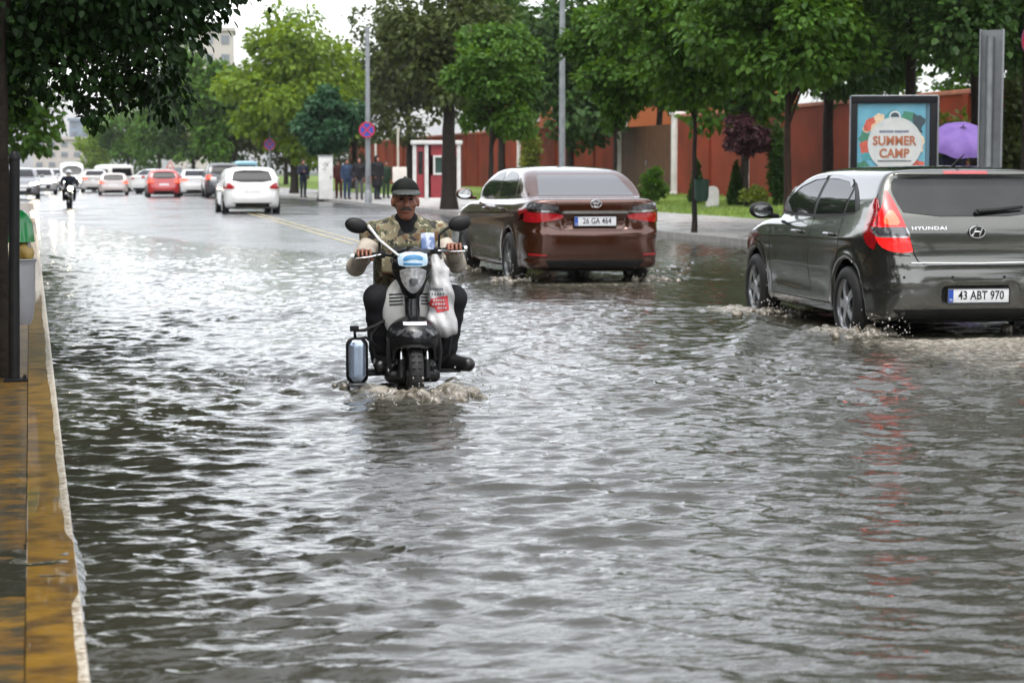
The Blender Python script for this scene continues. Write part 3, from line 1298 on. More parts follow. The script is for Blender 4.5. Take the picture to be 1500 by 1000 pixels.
HATCH = dict(
    l=4.245, w=1.775, h=1.48, wr=.318, axles=(.775, 3.425), k=.085, kc=.06, ks=.03,
    side=[(.20, .19), (.09, .26), (.02, .38), (.0, .52), (.035, .64), (.07, .72), (.085, .84), (.095, .97), (.2, 1.05), (.9, 1.04),
          (3.0, 1.0), (3.25, .985), (3.8, .86), (4.1, .70), (4.245, .52), (4.22, .30), (4.10, .20), (2.1, .19)],
    plan=[(0, -.02), (.45, .0), (.66, .05), (.80, .17), (.865, .42), (.886, .85), (.888, 2.1), (.884, 3.3), (.85, 3.8), (.72, 4.08), (.45, 4.22), (0, 4.26)],
    sec=[(0, .12), (.76, .15), (.83, .22), (.862, .38), (.884, .58), (.887, .76), (.872, .90), (.83, 1.0), (.77, 1.07), (.6, 1.14), (0, 1.2)],
    cside=[(.08, .72), (.10, .99), (.17, 1.12), (.36, 1.345), (.32, 1.425), (.50, 1.465), (1.05, 1.487), (1.75, 1.482), (2.2, 1.43), (2.5, 1.335), (3.22, .99), (3.3, .72)],
    cplan=[(0, .02), (.56, .03), (.72, .08), (.80, .20), (.83, .55), (.83, 1.5), (.81, 2.3), (.75, 2.95), (.64, 3.2), (0, 3.38)],
    csec=[(0, .7), (.885, .7), (.865, .96), (.825, 1.09), (.70, 1.36), (.63, 1.43), (.46, 1.475), (0, 1.50)],
)


def sedan_sculpt(F, X, Y, Z):
    # plate recess, bumper break and lower valance
    rec = np.maximum(np.maximum(np.abs(X) - .40, np.abs(Z - .795) - .078), Y - .075)
    F = smax(F, -rec, .03)
    g = np.exp(-((Z - .355) / .018) ** 2) * (Y < .5)
    F = F + .010 * g
    g = np.exp(-((Z - .63 - .03 * np.abs(X)) / .03) ** 2) * np.clip(1 - Y / .6, 0, 1)
    F = F - .012 * g
    # shoulder crease along the side
    g = np.exp(-((Z - .90 + .025 * (Y - 1)) / .03) ** 2) * (np.abs(X) > .7) * smooth(.3, .8, Y) * smooth(4.0, 3.4, Y)
    F = F - .008 * g
    g = np.exp(-((Z - .42 - .02 * Y) / .07) ** 2) * (np.abs(X) > .7) * smooth(1.3, 1.7, Y) * smooth(3.4, 3.0, Y)
    F = F + .014 * g
    return F


def hatch_sculpt(F, X, Y, Z):
    rec = np.maximum(np.maximum(np.abs(X) - .30, np.abs(Z - .425) - .072), Y - .045)
    F = smax(F, -rec, .03)
    # tailgate lower lip and bumper shelf
    g = np.exp(-((Z - .675) / .018) ** 2) * (np.abs(X) < .62) * (Y < .4)
    F = F - .012 * g
    g = np.exp(-((Z - .635) / .014) ** 2) * (np.abs(X) < .70) * (Y < .4)
    F = F + .010 * g
    g = np.exp(-((Z - .515) / .016) ** 2) * smooth(.42, .5, np.abs(X)) * (Y < .55)
    F = F - .012 * g
    g = np.exp(-((Z - .485) / .012) ** 2) * smooth(.42, .5, np.abs(X)) * (Y < .55)
    F = F + .010 * g
    g = np.exp(-((Z - .86 + .02 * (Y - 1)) / .03) ** 2) * (np.abs(X) > .7) * smooth(.5, .9, Y) * smooth(3.8, 3.2, Y)
    F = F - .008 * g
    g = np.exp(-((Z - .40 - .02 * Y) / .07) ** 2) * (np.abs(X) > .7) * smooth(1.1, 1.5, Y) * smooth(3.1, 2.7, Y)
    F = F + .016 * g
    return F


def both(name, me, mat, root, **kw):
    a = part(name, me, mat, root, **kw)
    b = part(name, mirror_part(name, me), mat, root, **kw)
    return a, b


def side_pair(sk, name, poly, mat, root, off=.003, h=.05, lip=.01, it=0):
    part(name, panel(sk, poly, 'x-', off, h, name, lip, it), mat, root)
    part(name, panel(sk, poly, 'x+', off, h, name, lip, it), mat, root)


def build_sedan():
    root = thing('sedan', 'reddish brown saloon with chrome boot strip driving through the flood behind the scooter',
                 'car', (SEDAN_AT[0], SEDAN_AT[1], SEDAN_AT[2]), R(SEDAN_AT[3]))
    S = dict(SEDAN, sculpt=sedan_sculpt)
    mats = CM
    pm = paint('brown_car_paint', (.085, .022, .007), (.070, .018, .006), metal=.6, rough=.20)
    me = car_body(S, .024)
    body = part('body', me, pm, root)
    sk = Skin(me)
    # glass
    rw = [(-.60, 1.105), (-.565, 1.20), (-.52, 1.32), (-.47, 1.40), (.47, 1.40), (.52, 1.32), (.565, 1.20), (.60, 1.105)]
    part('rear_window', panel(sk, rw, 'y-', .003, .05, 'rear_window', .006), mats['rearglass'], root)
    part('windscreen', panel(sk, [(-.60, 1.06), (-.50, 1.38), (.50, 1.38), (.60, 1.06)], 'y+', .003, .06, 'windscreen', .006), mats['glass'], root)
    side_pair(sk, 'side_window', chaikin([(1.02, 1.10), (1.10, 1.27), (1.28, 1.36), (1.60, 1.395), (1.93, 1.40), (1.93, 1.075), (1.3, 1.085)], 1), mats['glass'], root, lip=.006)
    side_pair(sk, 'side_window', chaikin([(2.0, 1.075), (2.0, 1.40), (2.32, 1.385), (2.62, 1.30), (3.10, 1.075), (2.6, 1.065)], 1), mats['glass'], root, lip=.006)
    side_pair(sk, 'quarter_window', [(.80, 1.135), (.99, 1.255), (.94, 1.11)], mats['glass'], root, lip=.006)
    for ax in ('x-', 'x+'):
        part('chrome_strip', seam(sk, [(.78, 1.09), (1.3, 1.068), (2.0, 1.058), (3.15, 1.055)], ax, .016, .004), mats['chrome'], root)
    # lamps
    lamp = chaikin([(-.885, .895), (-.80, .912), (-.40, .890), (-.40, .845), (-.44, .825), (-.70, .785), (-.84, .79), (-.90, .83)], 1)
    lampb = [(-.74, 1.055), (-.50, 1.02), (-.50, .975), (-.70, .98), (-.80, 1.0)]
    lm = panel(sk, lamp, 'y-', .010, .035, 'tail_lamp', .012)
    both('tail_lamp', lm, mats['red'], root)
    lm = panel(sk, [(-.83, 1.02), (-.70, 1.02), (-.46, .975), (-.46, .935), (-.70, .945), (-.86, .955)], 'y-', .008, .035, 'reversing_lamp', .012)
    both('reversing_lamp', lm, mats['smoke'], root)
    # the part of each lamp that wraps round the corner
    for ax in ('x-', 'x+'):
        part('tail_lamp', panel(sk, chaikin([(.10, .925), (.30, .955), (.52, .945), (.44, .87), (.30, .80), (.10, .79)], 1), ax, .008, .04, 'tail_lamp', .012), mats['red'], root)
    part('chrome_strip', panel(sk, [(-.80, .940), (-.80, .918), (-.40, .897), (.40, .897), (.80, .918), (.80, .940), (.40, .926), (-.40, .926)], 'y-', .016, .04, 'chrome_strip', .016), mats['chrome'], root)
    both('bumper_reflector', panel(sk, [(-.80, .42), (-.60, .405), (-.60, .385), (-.80, .39)], 'y-', .005, .04, 'bumper_reflector', .008), mats['red'], root)
    part('lower_bumper', panel(sk, [(-.62, .335), (.62, .335), (.56, .25), (-.56, .25)], 'y-', .004, .05, 'lower_bumper', .01), mats['black'], root)
    number_plate(root, (0, .058, .800), '26 GA 464', mats, R(-3))
    # emblem of three ovals
    e = MB()
    for cx, cz, a, b in ((0, 0, .068, .046), (0, .004, .022, .042), (0, .018, .046, .018)):
        pts = [(cx + a * math.cos(t), 0, cz + b * math.sin(t)) for t in np.linspace(0, 2 * math.pi, 29)]
        e.tube(pts, .0068, 6, False)
    bd = e.part('badge', mats['chrome'], root)
    p, n = sk.hit(0, 1.01, 'y-')
    bd.location = p + n * .010
    # seams
    L = []
    for ax in ('x-', 'x+'):
        L.append(seam(sk, [(1.04, 1.06), (1.06, .75), (1.30, .62), (1.36, .30)], ax))
        L.append(seam(sk, [(1.965, 1.40), (1.965, 1.06), (1.99, .7), (1.97, .30)], ax))
        L.append(seam(sk, [(3.12, 1.05), (3.16, .8), (3.10, .30)], ax))
        L.append(seam(sk, [(1.36, .30), (3.10, .30)], ax))
        L.append(seam(sk, [(.28, .83), (.58, .68)], ax))
    L.append(seam(sk, [(-.50, 1.04), (-.44, .93), (-.40, .86), (-.42, .78), (-.33, .70), (.33, .70), (.42, .78), (.40, .86), (.44, .93), (.50, 1.04)], 'y-'))
    L.append(seam(sk, [(-.82, .82), (-.5, .71), (-.33, .685), (.33, .685), (.5, .71), (.82, .82)], 'y-', .006))
    part('door_seams', join(L), mats['gap'], root)
    for ax, s in (('x-', -1), ('x+', 1)):
        for y0 in (1.22, 2.16):
            p, n = sk.hit(y0 + .08, .925, ax)
            hb = MB().tube([p + Vector((0, -.09, 0)), p + Vector((s * .035, -.07, .004)), p + Vector((s * .038, .06, .004)), p + Vector((0, .09, 0))], [.012, .014, .014, .012], 8)
            hb.part('door_handle', pm, root)
        door_mirror(root, s * .955, 3.02, 1.10, s, pm, mats['mirror'])
        for wy in S['axles']:
            wheel_parts(S['wr'], .205, 5, root, s * .775, wy, s, mats, twin=True)
    for s in (-1, 1):
        f = Field((s * .55 - .25, 4.3, .62), (s * .55 + .25, 4.7, .95), .03)
    part('headlamp', panel(sk, [(-.80, .74), (-.78, .80), (-.45, .74), (-.42, .68)], 'y+', .006, .05, 'headlamp', .01), mats['clear'], root)
    part('headlamp', panel(sk, [(.80, .74), (.78, .80), (.45, .74), (.42, .68)], 'y+', .006, .05, 'headlamp', .01), mats['clear'], root)
    part('grille', panel(sk, [(-.6, .55), (.6, .55), (.5, .32), (-.5, .32)], 'y+', .005, .06, 'grille', .01), mats['black'], root)
    cabin_floor(root, S, mats)
    return root


def cabin_floor(root, S, mats):
    """dark underside and wheel housings, so that light does not show through the arches"""
    m = MB().box((0, S['l'] / 2, .27), (S['w'] - .68, S['l'] - .5, .16), bev=.03)
    for y in S['axles']:
        m.box((0, y, S['wr'] + .02), (S['w'] - .44, .05, .05))
    m.part('underbody', mats['dark'], root)


def build_hatch():
    root = thing('hatchback', 'dark grey hatchback with tall red tail lamps wading through the water at right',
                 'car', (HATCH_AT[0], HATCH_AT[1], HATCH_AT[2]), R(HATCH_AT[3]))
    S = dict(HATCH, sculpt=hatch_sculpt)
    mats = CM
    pm = paint('grey_car_paint', (.108, .110, .097), (.097, .099, .087), metal=.85, rough=.18)
    me = car_body(S, .023)
    part('body', me, pm, root)
    sk = Skin(me, .62)
    rw = chaikin([(-.585, 1.060), (-.640, 1.20), (-.655, 1.315), (-.60, 1.385), (.60, 1.385), (.655, 1.315), (.640, 1.20), (.585, 1.060)], 1)
    rwo = part('rear_window', panel(sk, rw, 'y-', .004, .045, 'rear_window', .008), mats['glass'], root)
    part('windscreen', panel(sk, [(-.62, 1.04), (-.52, 1.38), (.52, 1.38), (.62, 1.04)], 'y+', .003, .06, 'windscreen', .006), mats['glass'], root)
    part('brake_light', panel(sk, [(-.19, 1.425), (-.19, 1.400), (.19, 1.400), (.19, 1.425)], 'y-', .006, .04, 'brake_light', .008), mats['red'], root)
    # side glass in black frames, with rain deflectors
    side_pair(sk, 'window_frame', chaikin([(.58, 1.08), (.74, 1.23), (1.02, 1.355), (1.5, 1.392), (2.0, 1.385), (2.4, 1.31), (3.02, 1.035), (2.3, 1.02), (1.2, 1.035)], 1), mats['black'], root, off=.003, lip=.004)
    side_pair(sk, 'side_window', [(.70, 1.09), (.82, 1.21), (.90, 1.27), (.94, 1.075)], mats['glass'], root, off=.006, lip=.003)
    side_pair(sk, 'side_window', [(.99, 1.07), (.95, 1.28), (1.05, 1.335), (1.40, 1.362), (1.70, 1.366), (1.72, 1.05)], mats['glass'], root, off=.006, lip=.003)
    side_pair(sk, 'side_window', [(1.80, 1.05), (1.78, 1.366), (2.05, 1.355), (2.36, 1.29), (2.84, 1.06)], mats['glass'], root, off=.006, lip=.003)
    for ax in ('x-', 'x+'):
        part('rain_deflector', seam(sk, [(1.0, 1.30), (1.10, 1.345), (1.42, 1.370), (1.70, 1.374)], ax, .034, .012), mats['deflector'], root)
        part('rain_deflector', seam(sk, [(1.79, 1.374), (2.05, 1.362), (2.36, 1.30), (2.66, 1.165)], ax, .034, .012), mats['deflector'], root)
    # tail lamps: a tall wedge from the pillar down to the tailgate
    lamp = [(-.700, 1.285), (-.672, 1.205), (-.600, .985), (-.545, .795), (-.545, .775), (-.66, .770), (-.76, .80), (-.800, .86), (-.812, .97), (-.790, 1.07), (-.735, 1.19)]
    lm = panel(sk, chaikin(lamp, 1), 'y-', .012, .03, 'tail_lamp', .016)
    L1, L2 = both('tail_lamp', lm, mats['redlit'], root)
    for ax, par in (('x-', L1), ('x+', L2)):
        part('lamp_side', panel(sk, chaikin([(.20, 1.10), (.30, 1.22), (.36, 1.18), (.40, 1.02), (.42, .92), (.34, .83), (.20, .78)], 1), ax, .010, .03, 'lamp_side', .014), mats['red'], par)
    glow = panel(sk, chaikin([(-.705, 1.12), (-.665, 1.07), (-.635, .99), (-.755, .99), (-.76, 1.05)], 1), 'y-', .016, .025, 'lamp_glow', .004)
    clr = panel(sk, [(-.605, .975), (-.575, .905), (-.80, .905), (-.815, .975)], 'y-', .016, .025, 'lamp_clear_band', .004)
    for par, fl in ((L1, 0), (L2, 1)):
        part('lamp_glow', mirror_part('lamp_glow', glow) if fl else glow, mats['glow'], par)
        part('lamp_clear_band', mirror_part('b', clr) if fl else clr, mats['smoke'], par)
        s2 = seam(sk, [(-.60, .968), (-.572, .90), (-.60, .897), (-.79, .90), (-.808, .94)], 'y-', .014, .021)
        part('lamp_chrome', mirror_part('b', s2) if fl else s2, mats['clear'], par)
    number_plate(root, (0, .024, .425), '43 ABT 970', mats, R(2))
    # lettering, badge, wiper, chrome lip
    t = text_mesh('HYUNDAI', .036, .003, 1.75, 1.1, .0004)
    for v in t.vertices:
        p, n = sk.hit(-.40 + v.co.x, .965 + v.co.z, 'y-')
        v.co = p + n * (.004 - v.co.y)
    part('lettering', t, mats['chrome'], root, False)
    p, n = sk.hit(0, .935, 'y-')
    bd = MB().lathe([(0, .014), (.060, .012), (.072, .004), (.072, -.01)], axis='y', n=28, sx=1, sy=1)
    bd.v = [(x * .82 if False else x, y, z * .74) for x, y, z in bd.v]
    bd.v = [(x, -y, z) for x, y, z in bd.v]
    bo = bd.part('badge', mats['black'], root)
    bo.location = p + n * .004
    e = MB()
    e.tube([(.066 * math.cos(a), -.014, .047 * math.sin(a)) for a in np.linspace(0, 2 * math.pi, 29)], .006, 6, False)
    e.tube([(-.040, -.018, -.030), (-.026, -.019, .006), (-.014, -.018, .032)], [.008, .007, .008], 6)
    e.tube([(.014, -.018, -.032), (.026, -.019, -.006), (.040, -.018, .030)], [.008, .007, .008], 6)
    e.tube([(-.026, -.019, .002), (0, -.020, .004), (.026, -.019, -.002)], .0065, 6)
    e.part('badge_emblem', mats['chrome'], bo)
    w = MB()
    p0, n0 = sk.hit(.02, 1.085, 'y-')
    p1, n1 = sk.hit(.42, 1.115, 'y-')
    pa = [p0 + (p1 - p0) * f + n0 * .03 for f in (0, .35, .7, 1)]
    w.tube(pa, [.020, .016, .013, .008], 8)
    w.tube([pa[0], pa[0] - n0 * .03], .022, 8)
    w.tube([p + Vector((0, 0, .012)) for p in pa], .006, 6)
    w.part('rear_wiper', mats['black'], root)
    part('chrome_strip', seam(sk, [(-.56, .690), (0, .684), (.56, .690)], 'y-', .009, .006), mats['satin'], root)
    part('bumper_moulding', seam(sk, [(-.84, .515), (-.70, .52), (-.46, .513)], 'y-', .022, .006), pm, root)
    part('bumper_moulding', seam(sk, [(.84, .515), (.70, .52), (.46, .513)], 'y-', .022, .006), pm, root)
    part('lower_bumper', panel(sk, [(-.70, .315), (.70, .315), (.62, .24), (-.62, .24)], 'y-', .004, .05, 'lower_bumper', .01), mats['black'], root)
    for x in (-.62, -.22, .22, .62):
        p, n = sk.hit(x, .575, 'y-')
        MB().tube([p - n * .01, p + n * .005], .011, 12).part('parking_sensor', mats['dark'], root)
    L = []
    for ax in ('x-', 'x+'):
        L.append(seam(sk, [(.98, 1.03), (1.0, .75), (1.12, .60), (1.16, .30)], ax))
        L.append(seam(sk, [(1.75, 1.40), (1.75, 1.03), (1.79, .7), (1.77, .30)], ax))
        L.append(seam(sk, [(2.93, 1.03), (2.96, .8), (2.90, .30)], ax))
        L.append(seam(sk, [(1.16, .30), (2.90, .30)], ax))
        L.append(seam(sk, [(.25, .78), (.42, .66)], ax))
    L.append(seam(sk, [(-.668, 1.20), (-.60, .985), (-.53, .76), (-.50, .70), (-.42, .665), (.42, .665), (.50, .70), (.53, .76), (.60, .985), (.668, 1.20)], 'y-', .009))
    L.append(seam(sk, [(-.80, .765), (-.56, .745)], 'y-', .008))
    L.append(seam(sk, [(.80, .765), (.56, .745)], 'y-', .008))
    L.append(seam(sk, [(-.62, 1.398), (-.3, 1.392), (.3, 1.392), (.62, 1.398)], 'y-', .008))
    part('door_seams', join(L), mats['gap'], root)
    for ax, s in (('x-', -1), ('x+', 1)):
        for y0 in (1.12, 2.02):
            p, n = sk.hit(y0 + .08, .89, ax)
            hb = MB().tube([p + Vector((0, -.09, 0)), p + Vector((s * .035, -.07, .004)), p + Vector((s * .038, .06, .004)), p + Vector((0, .09, 0))], [.012, .014, .014, .012], 8)
            hb.part('door_handle', pm, root)
        door_mirror(root, s * .965, 2.78, 1.065, s, mats['black'], mats['mirror'])
        for wy in S['axles']:
            wheel_parts(S['wr'], .205, 5, root, s * .775, wy, s, mats, twin=False)
    part('headlamp', panel(sk, [(-.80, .70), (-.78, .78), (-.45, .72), (-.42, .64)], 'y+', .006, .05, 'headlamp', .01), mats['clear'], root)
    part('headlamp', panel(sk, [(.80, .70), (.78, .78), (.45, .72), (.42, .64)], 'y+', .006, .05, 'headlamp', .01), mats['clear'], root)
    part('grille', panel(sk, [(-.6, .52), (.6, .52), (.5, .32), (-.5, .32)], 'y+', .005, .06, 'grille', .01), mats['black'], root)
    an = MB().tube([(0, .62, 1.46), (.0, .55, 1.50), (0, .38, 1.56)], [.014, .008, .004], 8)
    an.part('roof_aerial', mats['black'], root)
    cabin_floor(root, S, mats)
    return root


# ------------------------------------------------------------------ cars in the distance
VAN = dict(
    l=5.2, w=1.95, h=2.35, wr=.34, axles=(1.1, 4.1), k=.09, kc=.10, ks=.03,
    side=[(.08, .25), (.0, .42), (.02, .9), (.06, 1.2), (4.6, 1.2), (5.0, 1.0), (5.2, .75), (5.18, .35), (5.05, .25)],
    plan=[(0, -.02), (.7, .0), (.9, .06), (.97, .3), (.975, 2.5), (.96, 4.5), (.85, 5.0), (.5, 5.2), (0, 5.24)],
    sec=[(0, .12), (.86, .2), (.95, .4), (.975, .8), (.965, 1.2), (.9, 1.3), (0, 1.4)],
    cside=[(.02, .9), (.06, 1.4), (.12, 2.2), (.3, 2.33), (2.5, 2.36), (3.7, 2.3), (4.05, 2.1), (4.75, 1.2), (4.75, .9)],
    cplan=[(0, 0), (.72, .02), (.88, .1), (.93, .4), (.93, 2.5), (.91, 4.2), (.7, 4.75), (0, 4.9)],
    csec=[(0, .8), (.97, .8), (.955, 1.25), (.90, 1.9), (.83, 2.2), (.6, 2.34), (0, 2.37)],
)


def far_car(name, label, spec, loc, rz, col, rearlit=.0, frontlit=.0, scale=(1, 1, 1), group=None, cat='car', sign=None, lampcol='red', chrome=False, rx=None):
    S = spec
    root = thing(name, label, cat, loc, rz, group)
    root.scale = scale
    van = spec is VAN
    me = car_body(S, .06)
    pm = paint(name + '_paint', col, tuple(c * .9 for c in col), metal=.1, rough=.3)
    part('body', me, pm, root)
    sk = Skin(me)
    g = CM['farglass']
    if van:
        part('rear_window', panel(sk, [(-.72, 1.35), (-.66, 2.0), (.66, 2.0), (.72, 1.35)], 'y-', .006, .1, 'rear_window'), g, root)
        part('windscreen', panel(sk, chaikin([(-.80, 1.30), (-.68, 2.05), (.68, 2.05), (.80, 1.30)], 1), 'y+', .006, .1, 'windscreen'), g, root)
        side_pair(sk, 'side_window', [(3.25, 1.35), (3.25, 1.95), (3.85, 1.95), (4.35, 1.35)], g, root, off=.006, h=.1)
        side_pair(sk, 'side_window', [(.5, 1.35), (.5, 1.95), (3.1, 1.95), (3.1, 1.35)], g, root, off=.006, h=.12)
        tl = [(-.92, .85), (-.92, 1.25), (-.78, 1.25), (-.78, .85)]
        hl = [(-.85, .80), (-.82, .98), (-.55, .94), (-.55, .76)]
        gr = [(-.5, .82), (.5, .82), (.5, .55), (-.5, .55)]
        zp, ym = .6, 4.4
    elif spec is HATCH:
        part('rear_window', panel(sk, chaikin([(-.62, 1.0), (-.58, 1.20), (-.50, 1.36), (.50, 1.36), (.58, 1.20), (.62, 1.0)], 1), 'y-', .006, .07, 'rear_window'), g, root)
        part('windscreen', panel(sk, [(-.62, 1.04), (-.52, 1.38), (.52, 1.38), (.62, 1.04)], 'y+', .006, .07, 'windscreen'), g, root)
        side_pair(sk, 'side_window', [(.65, 1.08), (.85, 1.26), (1.1, 1.38), (1.72, 1.40), (1.75, 1.05)], g, root, off=.006, h=.08)
        side_pair(sk, 'side_window', [(1.82, 1.05), (1.80, 1.40), (2.1, 1.38), (2.40, 1.30), (2.9, 1.05)], g, root, off=.006, h=.08)
        tl = [(-.84, .80), (-.82, .99), (-.66, .97), (-.52, .86), (-.56, .80)]
        hl = [(-.80, .70), (-.78, .80), (-.45, .74), (-.42, .64)]
        gr = [(-.5, .52), (.5, .52), (.45, .32), (-.45, .32)]
        zp, ym = .70, 2.78
    else:
        part('rear_window', panel(sk, [(-.60, 1.105), (-.50, 1.38), (.50, 1.38), (.60, 1.105)], 'y-', .006, .07, 'rear_window'), g, root)
        part('windscreen', panel(sk, [(-.60, 1.06), (-.50, 1.38), (.50, 1.38), (.60, 1.06)], 'y+', .006, .07, 'windscreen'), g, root)
        side_pair(sk, 'side_window', [(.92, 1.11), (1.25, 1.34), (1.6, 1.39), (1.93, 1.40), (1.93, 1.07)], g, root, off=.006, h=.08)
        side_pair(sk, 'side_window', [(2.0, 1.07), (2.0, 1.40), (2.32, 1.38), (2.6, 1.30), (3.08, 1.07)], g, root, off=.006, h=.08)
        tl = [(-.86, .84), (-.84, .98), (-.45, .96), (-.45, .88)]
        hl = [(-.80, .72), (-.78, .82), (-.45, .76), (-.42, .66)]
        gr = [(-.5, .55), (.5, .55), (.45, .34), (-.45, .34)]
        zp, ym = .80, 3.02
    both('tail_lamp', panel(sk, tl, 'y-', .01, .06, 'tail_lamp'), CM['farlit'] if rearlit else CM['red'], root)
    both('headlamp', panel(sk, hl, 'y+', .01, .06, 'headlamp'), CM['headlit'] if frontlit else CM['clear'], root)
    part('grille', panel(sk, gr, 'y+', .008, .08, 'grille'), CM['black'], root)
    part('lower_bumper', panel(sk, [(-.6, .38), (.6, .38), (.55, .25), (-.55, .25)], 'y-', .006, .08, 'lower_bumper'), CM['black'], root)
    p, n = sk.hit(0, zp, 'y-')
    pl = MB().box((0, -.006, 0), (.5, .012, .11))
    pl.part('number_plate', CM['plate'], root).location = p
    p, n = sk.hit(0, .45, 'y+')
    pl = MB().box((0, .006, 0), (.5, .012, .11))
    pl.part('number_plate', CM['plate'], root).location = p
    for s in (-1, 1):
        m = MB().box((s * (S['w'] / 2 + .09), ym, 1.08 if not van else 1.35), (.20, .12, .14), bev=.04)
        m.part('door_mirror', pm, root)
        for wy in S['axles']:
            w = MB()
            r = S['wr']
            w.lathe([(0, s * .02), (r * .6, s * .02), (r * .66, s * .09), (r * .9, s * .1), (r, s * .06), (r, -s * .1), (0, -s * .1)], axis='x', n=24)
            wo = w.part('wheel', CM['tyre'], root)
            wo.location = (s * (S['w'] / 2 - .11), wy, r)
            d = MB().lathe([(0, s * .105), (r * .2, s * .1), (r * .58, s * .09), (r * .62, s * .07)], axis='x', n=20)
            d.part('rim', CM['rim'], wo)
    cabin_floor(root, S, CM)
    return root
# ------------------------------------------------------------------ people
def sway(v, *d):
    return tuple(np.array(v, float) + np.array(d, float))


def stand(lean=0.0, stride=0.0, arms='down', w=1.0):
    """joints of a standing adult 1.72 m tall, facing -y"""
    J = dict(pelvis=(0, 0, .93), chest=(0, .0, 1.28), neck=(0, .01, 1.46), head=(0, -.015, 1.61),
             shl=(-.185, 0, 1.40), shr=(.185, 0, 1.40), hil=(-.095, 0, .90), hir=(.095, 0, .90),
             knl=(-.10, -.02 - stride * .5, .49), knr=(.10, -.02 + stride * .35, .49), anl=(-.105, .02 - stride, .09), anr=(.105, .02 + stride, .09),
             tol=(-.12, -.14 - stride, .04), tor=(.12, -.14 + stride, .04))
    if arms == 'down':
        J.update(ell=(-.235, .02, 1.12), elr=(.235, .02, 1.12), wrl=(-.24, -.05, .88), wrr=(.24, -.05, .88))
    elif arms == 'pockets':
        J.update(ell=(-.27, .06, 1.12), elr=(.27, .06, 1.12), wrl=(-.20, -.08, .95), wrr=(.20, -.08, .95))
    elif arms == 'hold':
        J.update(ell=(-.26, -.02, 1.12), elr=(.25, .02, 1.12), wrl=(-.10, -.24, 1.18), wrr=(.24, -.05, .88))
    elif arms == 'umbrella':
        J.update(ell=(-.25, .0, 1.12), elr=(.25, -.04, 1.14), wrl=(-.24, -.05, .88), wrr=(.12, -.20, 1.30))
    return J


def put_body(f, J, g=0.0, what='all', k=.03, arm_end=1.0):
    """limbs and trunk; g inflates for clothing"""
    A = lambda n: np.array(J[n], float)
    if what in ('all', 'top', 'trunk'):
        f.cap(sway(A('pelvis'), 0, 0, .02), A('chest'), .125 + g, .135 + g, k)
        f.ell(A('chest') + np.array([0, 0, .02]), (.175 + g, .118 + g, .17 + g), k)
        f.ell((A('pelvis') + A('chest')) / 2, (.155 + g, .115 + g, .17 + g), k)
        f.cap(A('shl'), A('shr'), .062 + g, .062 + g, k)
    if what in ('all', 'top', 'arms'):
        for s in 'lr':
            e = A('el' + s) + (A('wr' + s) - A('el' + s)) * arm_end
            f.cap(A('sh' + s), A('el' + s), .056 + g, .043 + g, k)
            f.cap(A('el' + s), e, .043 + g, .034 + g, k)
    if what in ('all', 'legs'):
        f.cap(sway(A('pelvis'), 0, 0, -.02), sway(A('pelvis'), 0, 0, .05), .125 + g, .125 + g, k)
        for s in 'lr':
            f.cap(A('hi' + s), A('kn' + s), .088 + g, .058 + g, k)
            f.cap(A('kn' + s), A('an' + s), .056 + g, .040 + g * 1.5, k)
    if what == 'all':
        f.cap(A('neck') + (A('chest') - A('neck')) * .3, A('neck') + (A('head') - A('neck')) * .5, .056, .052, k)
        for s in 'lr':
            f.cap(A('an' + s), A('to' + s), .034, .026, k)
    return f


def put_head(f, c, k=.015, s=1.0):
    c = np.array(c, float)
    o = lambda x, y, z: c + np.array((x, y, z)) * s
    f.ell(o(0, .012, .03), (.076 * s, .095 * s, .098 * s), k)
    f.ell(o(0, -.022, -.045), (.060 * s, .066 * s, .078 * s), k)
    f.ell(o(0, -.045, -.098), (.034 * s, .032 * s, .026 * s), k)
    f.cap(o(0, -.083, .012), o(0, -.107, -.030), .010 * s, .015 * s, .012)
    f.cap(o(-.016, -.090, -.034), o(.016, -.090, -.034), .010 * s, .010 * s, .008)
    f.cap(o(-.045, -.078, .030), o(.045, -.078, .030), .013 * s, .013 * s, .012)
    f.cap(o(-.018, -.080, -.062), o(.018, -.080, -.062), .011 * s, .011 * s, .008)
    for q in (-1, 1):
        f.ell(o(q * .030, -.094, .010), (.017 * s, .012 * s, .011 * s), .006, sub=True)
        f.ell(o(q * .046, -.060, -.022), (.026 * s, .026 * s, .020 * s), .015)
        f.ell(o(q * .079, .012, -.010), (.013 * s, .022 * s, .033 * s), .006)
    return f


def put_hand(f, wr, d, side, s=1.0):
    """relaxed hand hanging from the wrist along d, palm turned in"""
    wr, d = np.array(wr, float), np.array(d, float)
    d = d / np.linalg.norm(d)
    p = wr + d * .065 * s
    f.cap(wr, p, .028 * s, .032 * s, .02)
    b = np.array([0, 1, 0])
    for i, L in enumerate((.070, .078, .072, .058)):
        q = p + b * (-.027 + .018 * i) + d * .02
        m = q + d * L * .55 + np.array([-side * .012, 0, 0])
        f.chain([q, m, m + d * L * .42 + np.array([-side * .024, 0, 0])], [.0105, .0095, .008], .006)
    t = wr + d * .03 + b * -.03
    f.chain([t, t + d * .035 + b * -.012, t + d * .065 + b * -.012 + np.array([-side * .012, 0, 0])], [.013, .011, .009], .008)


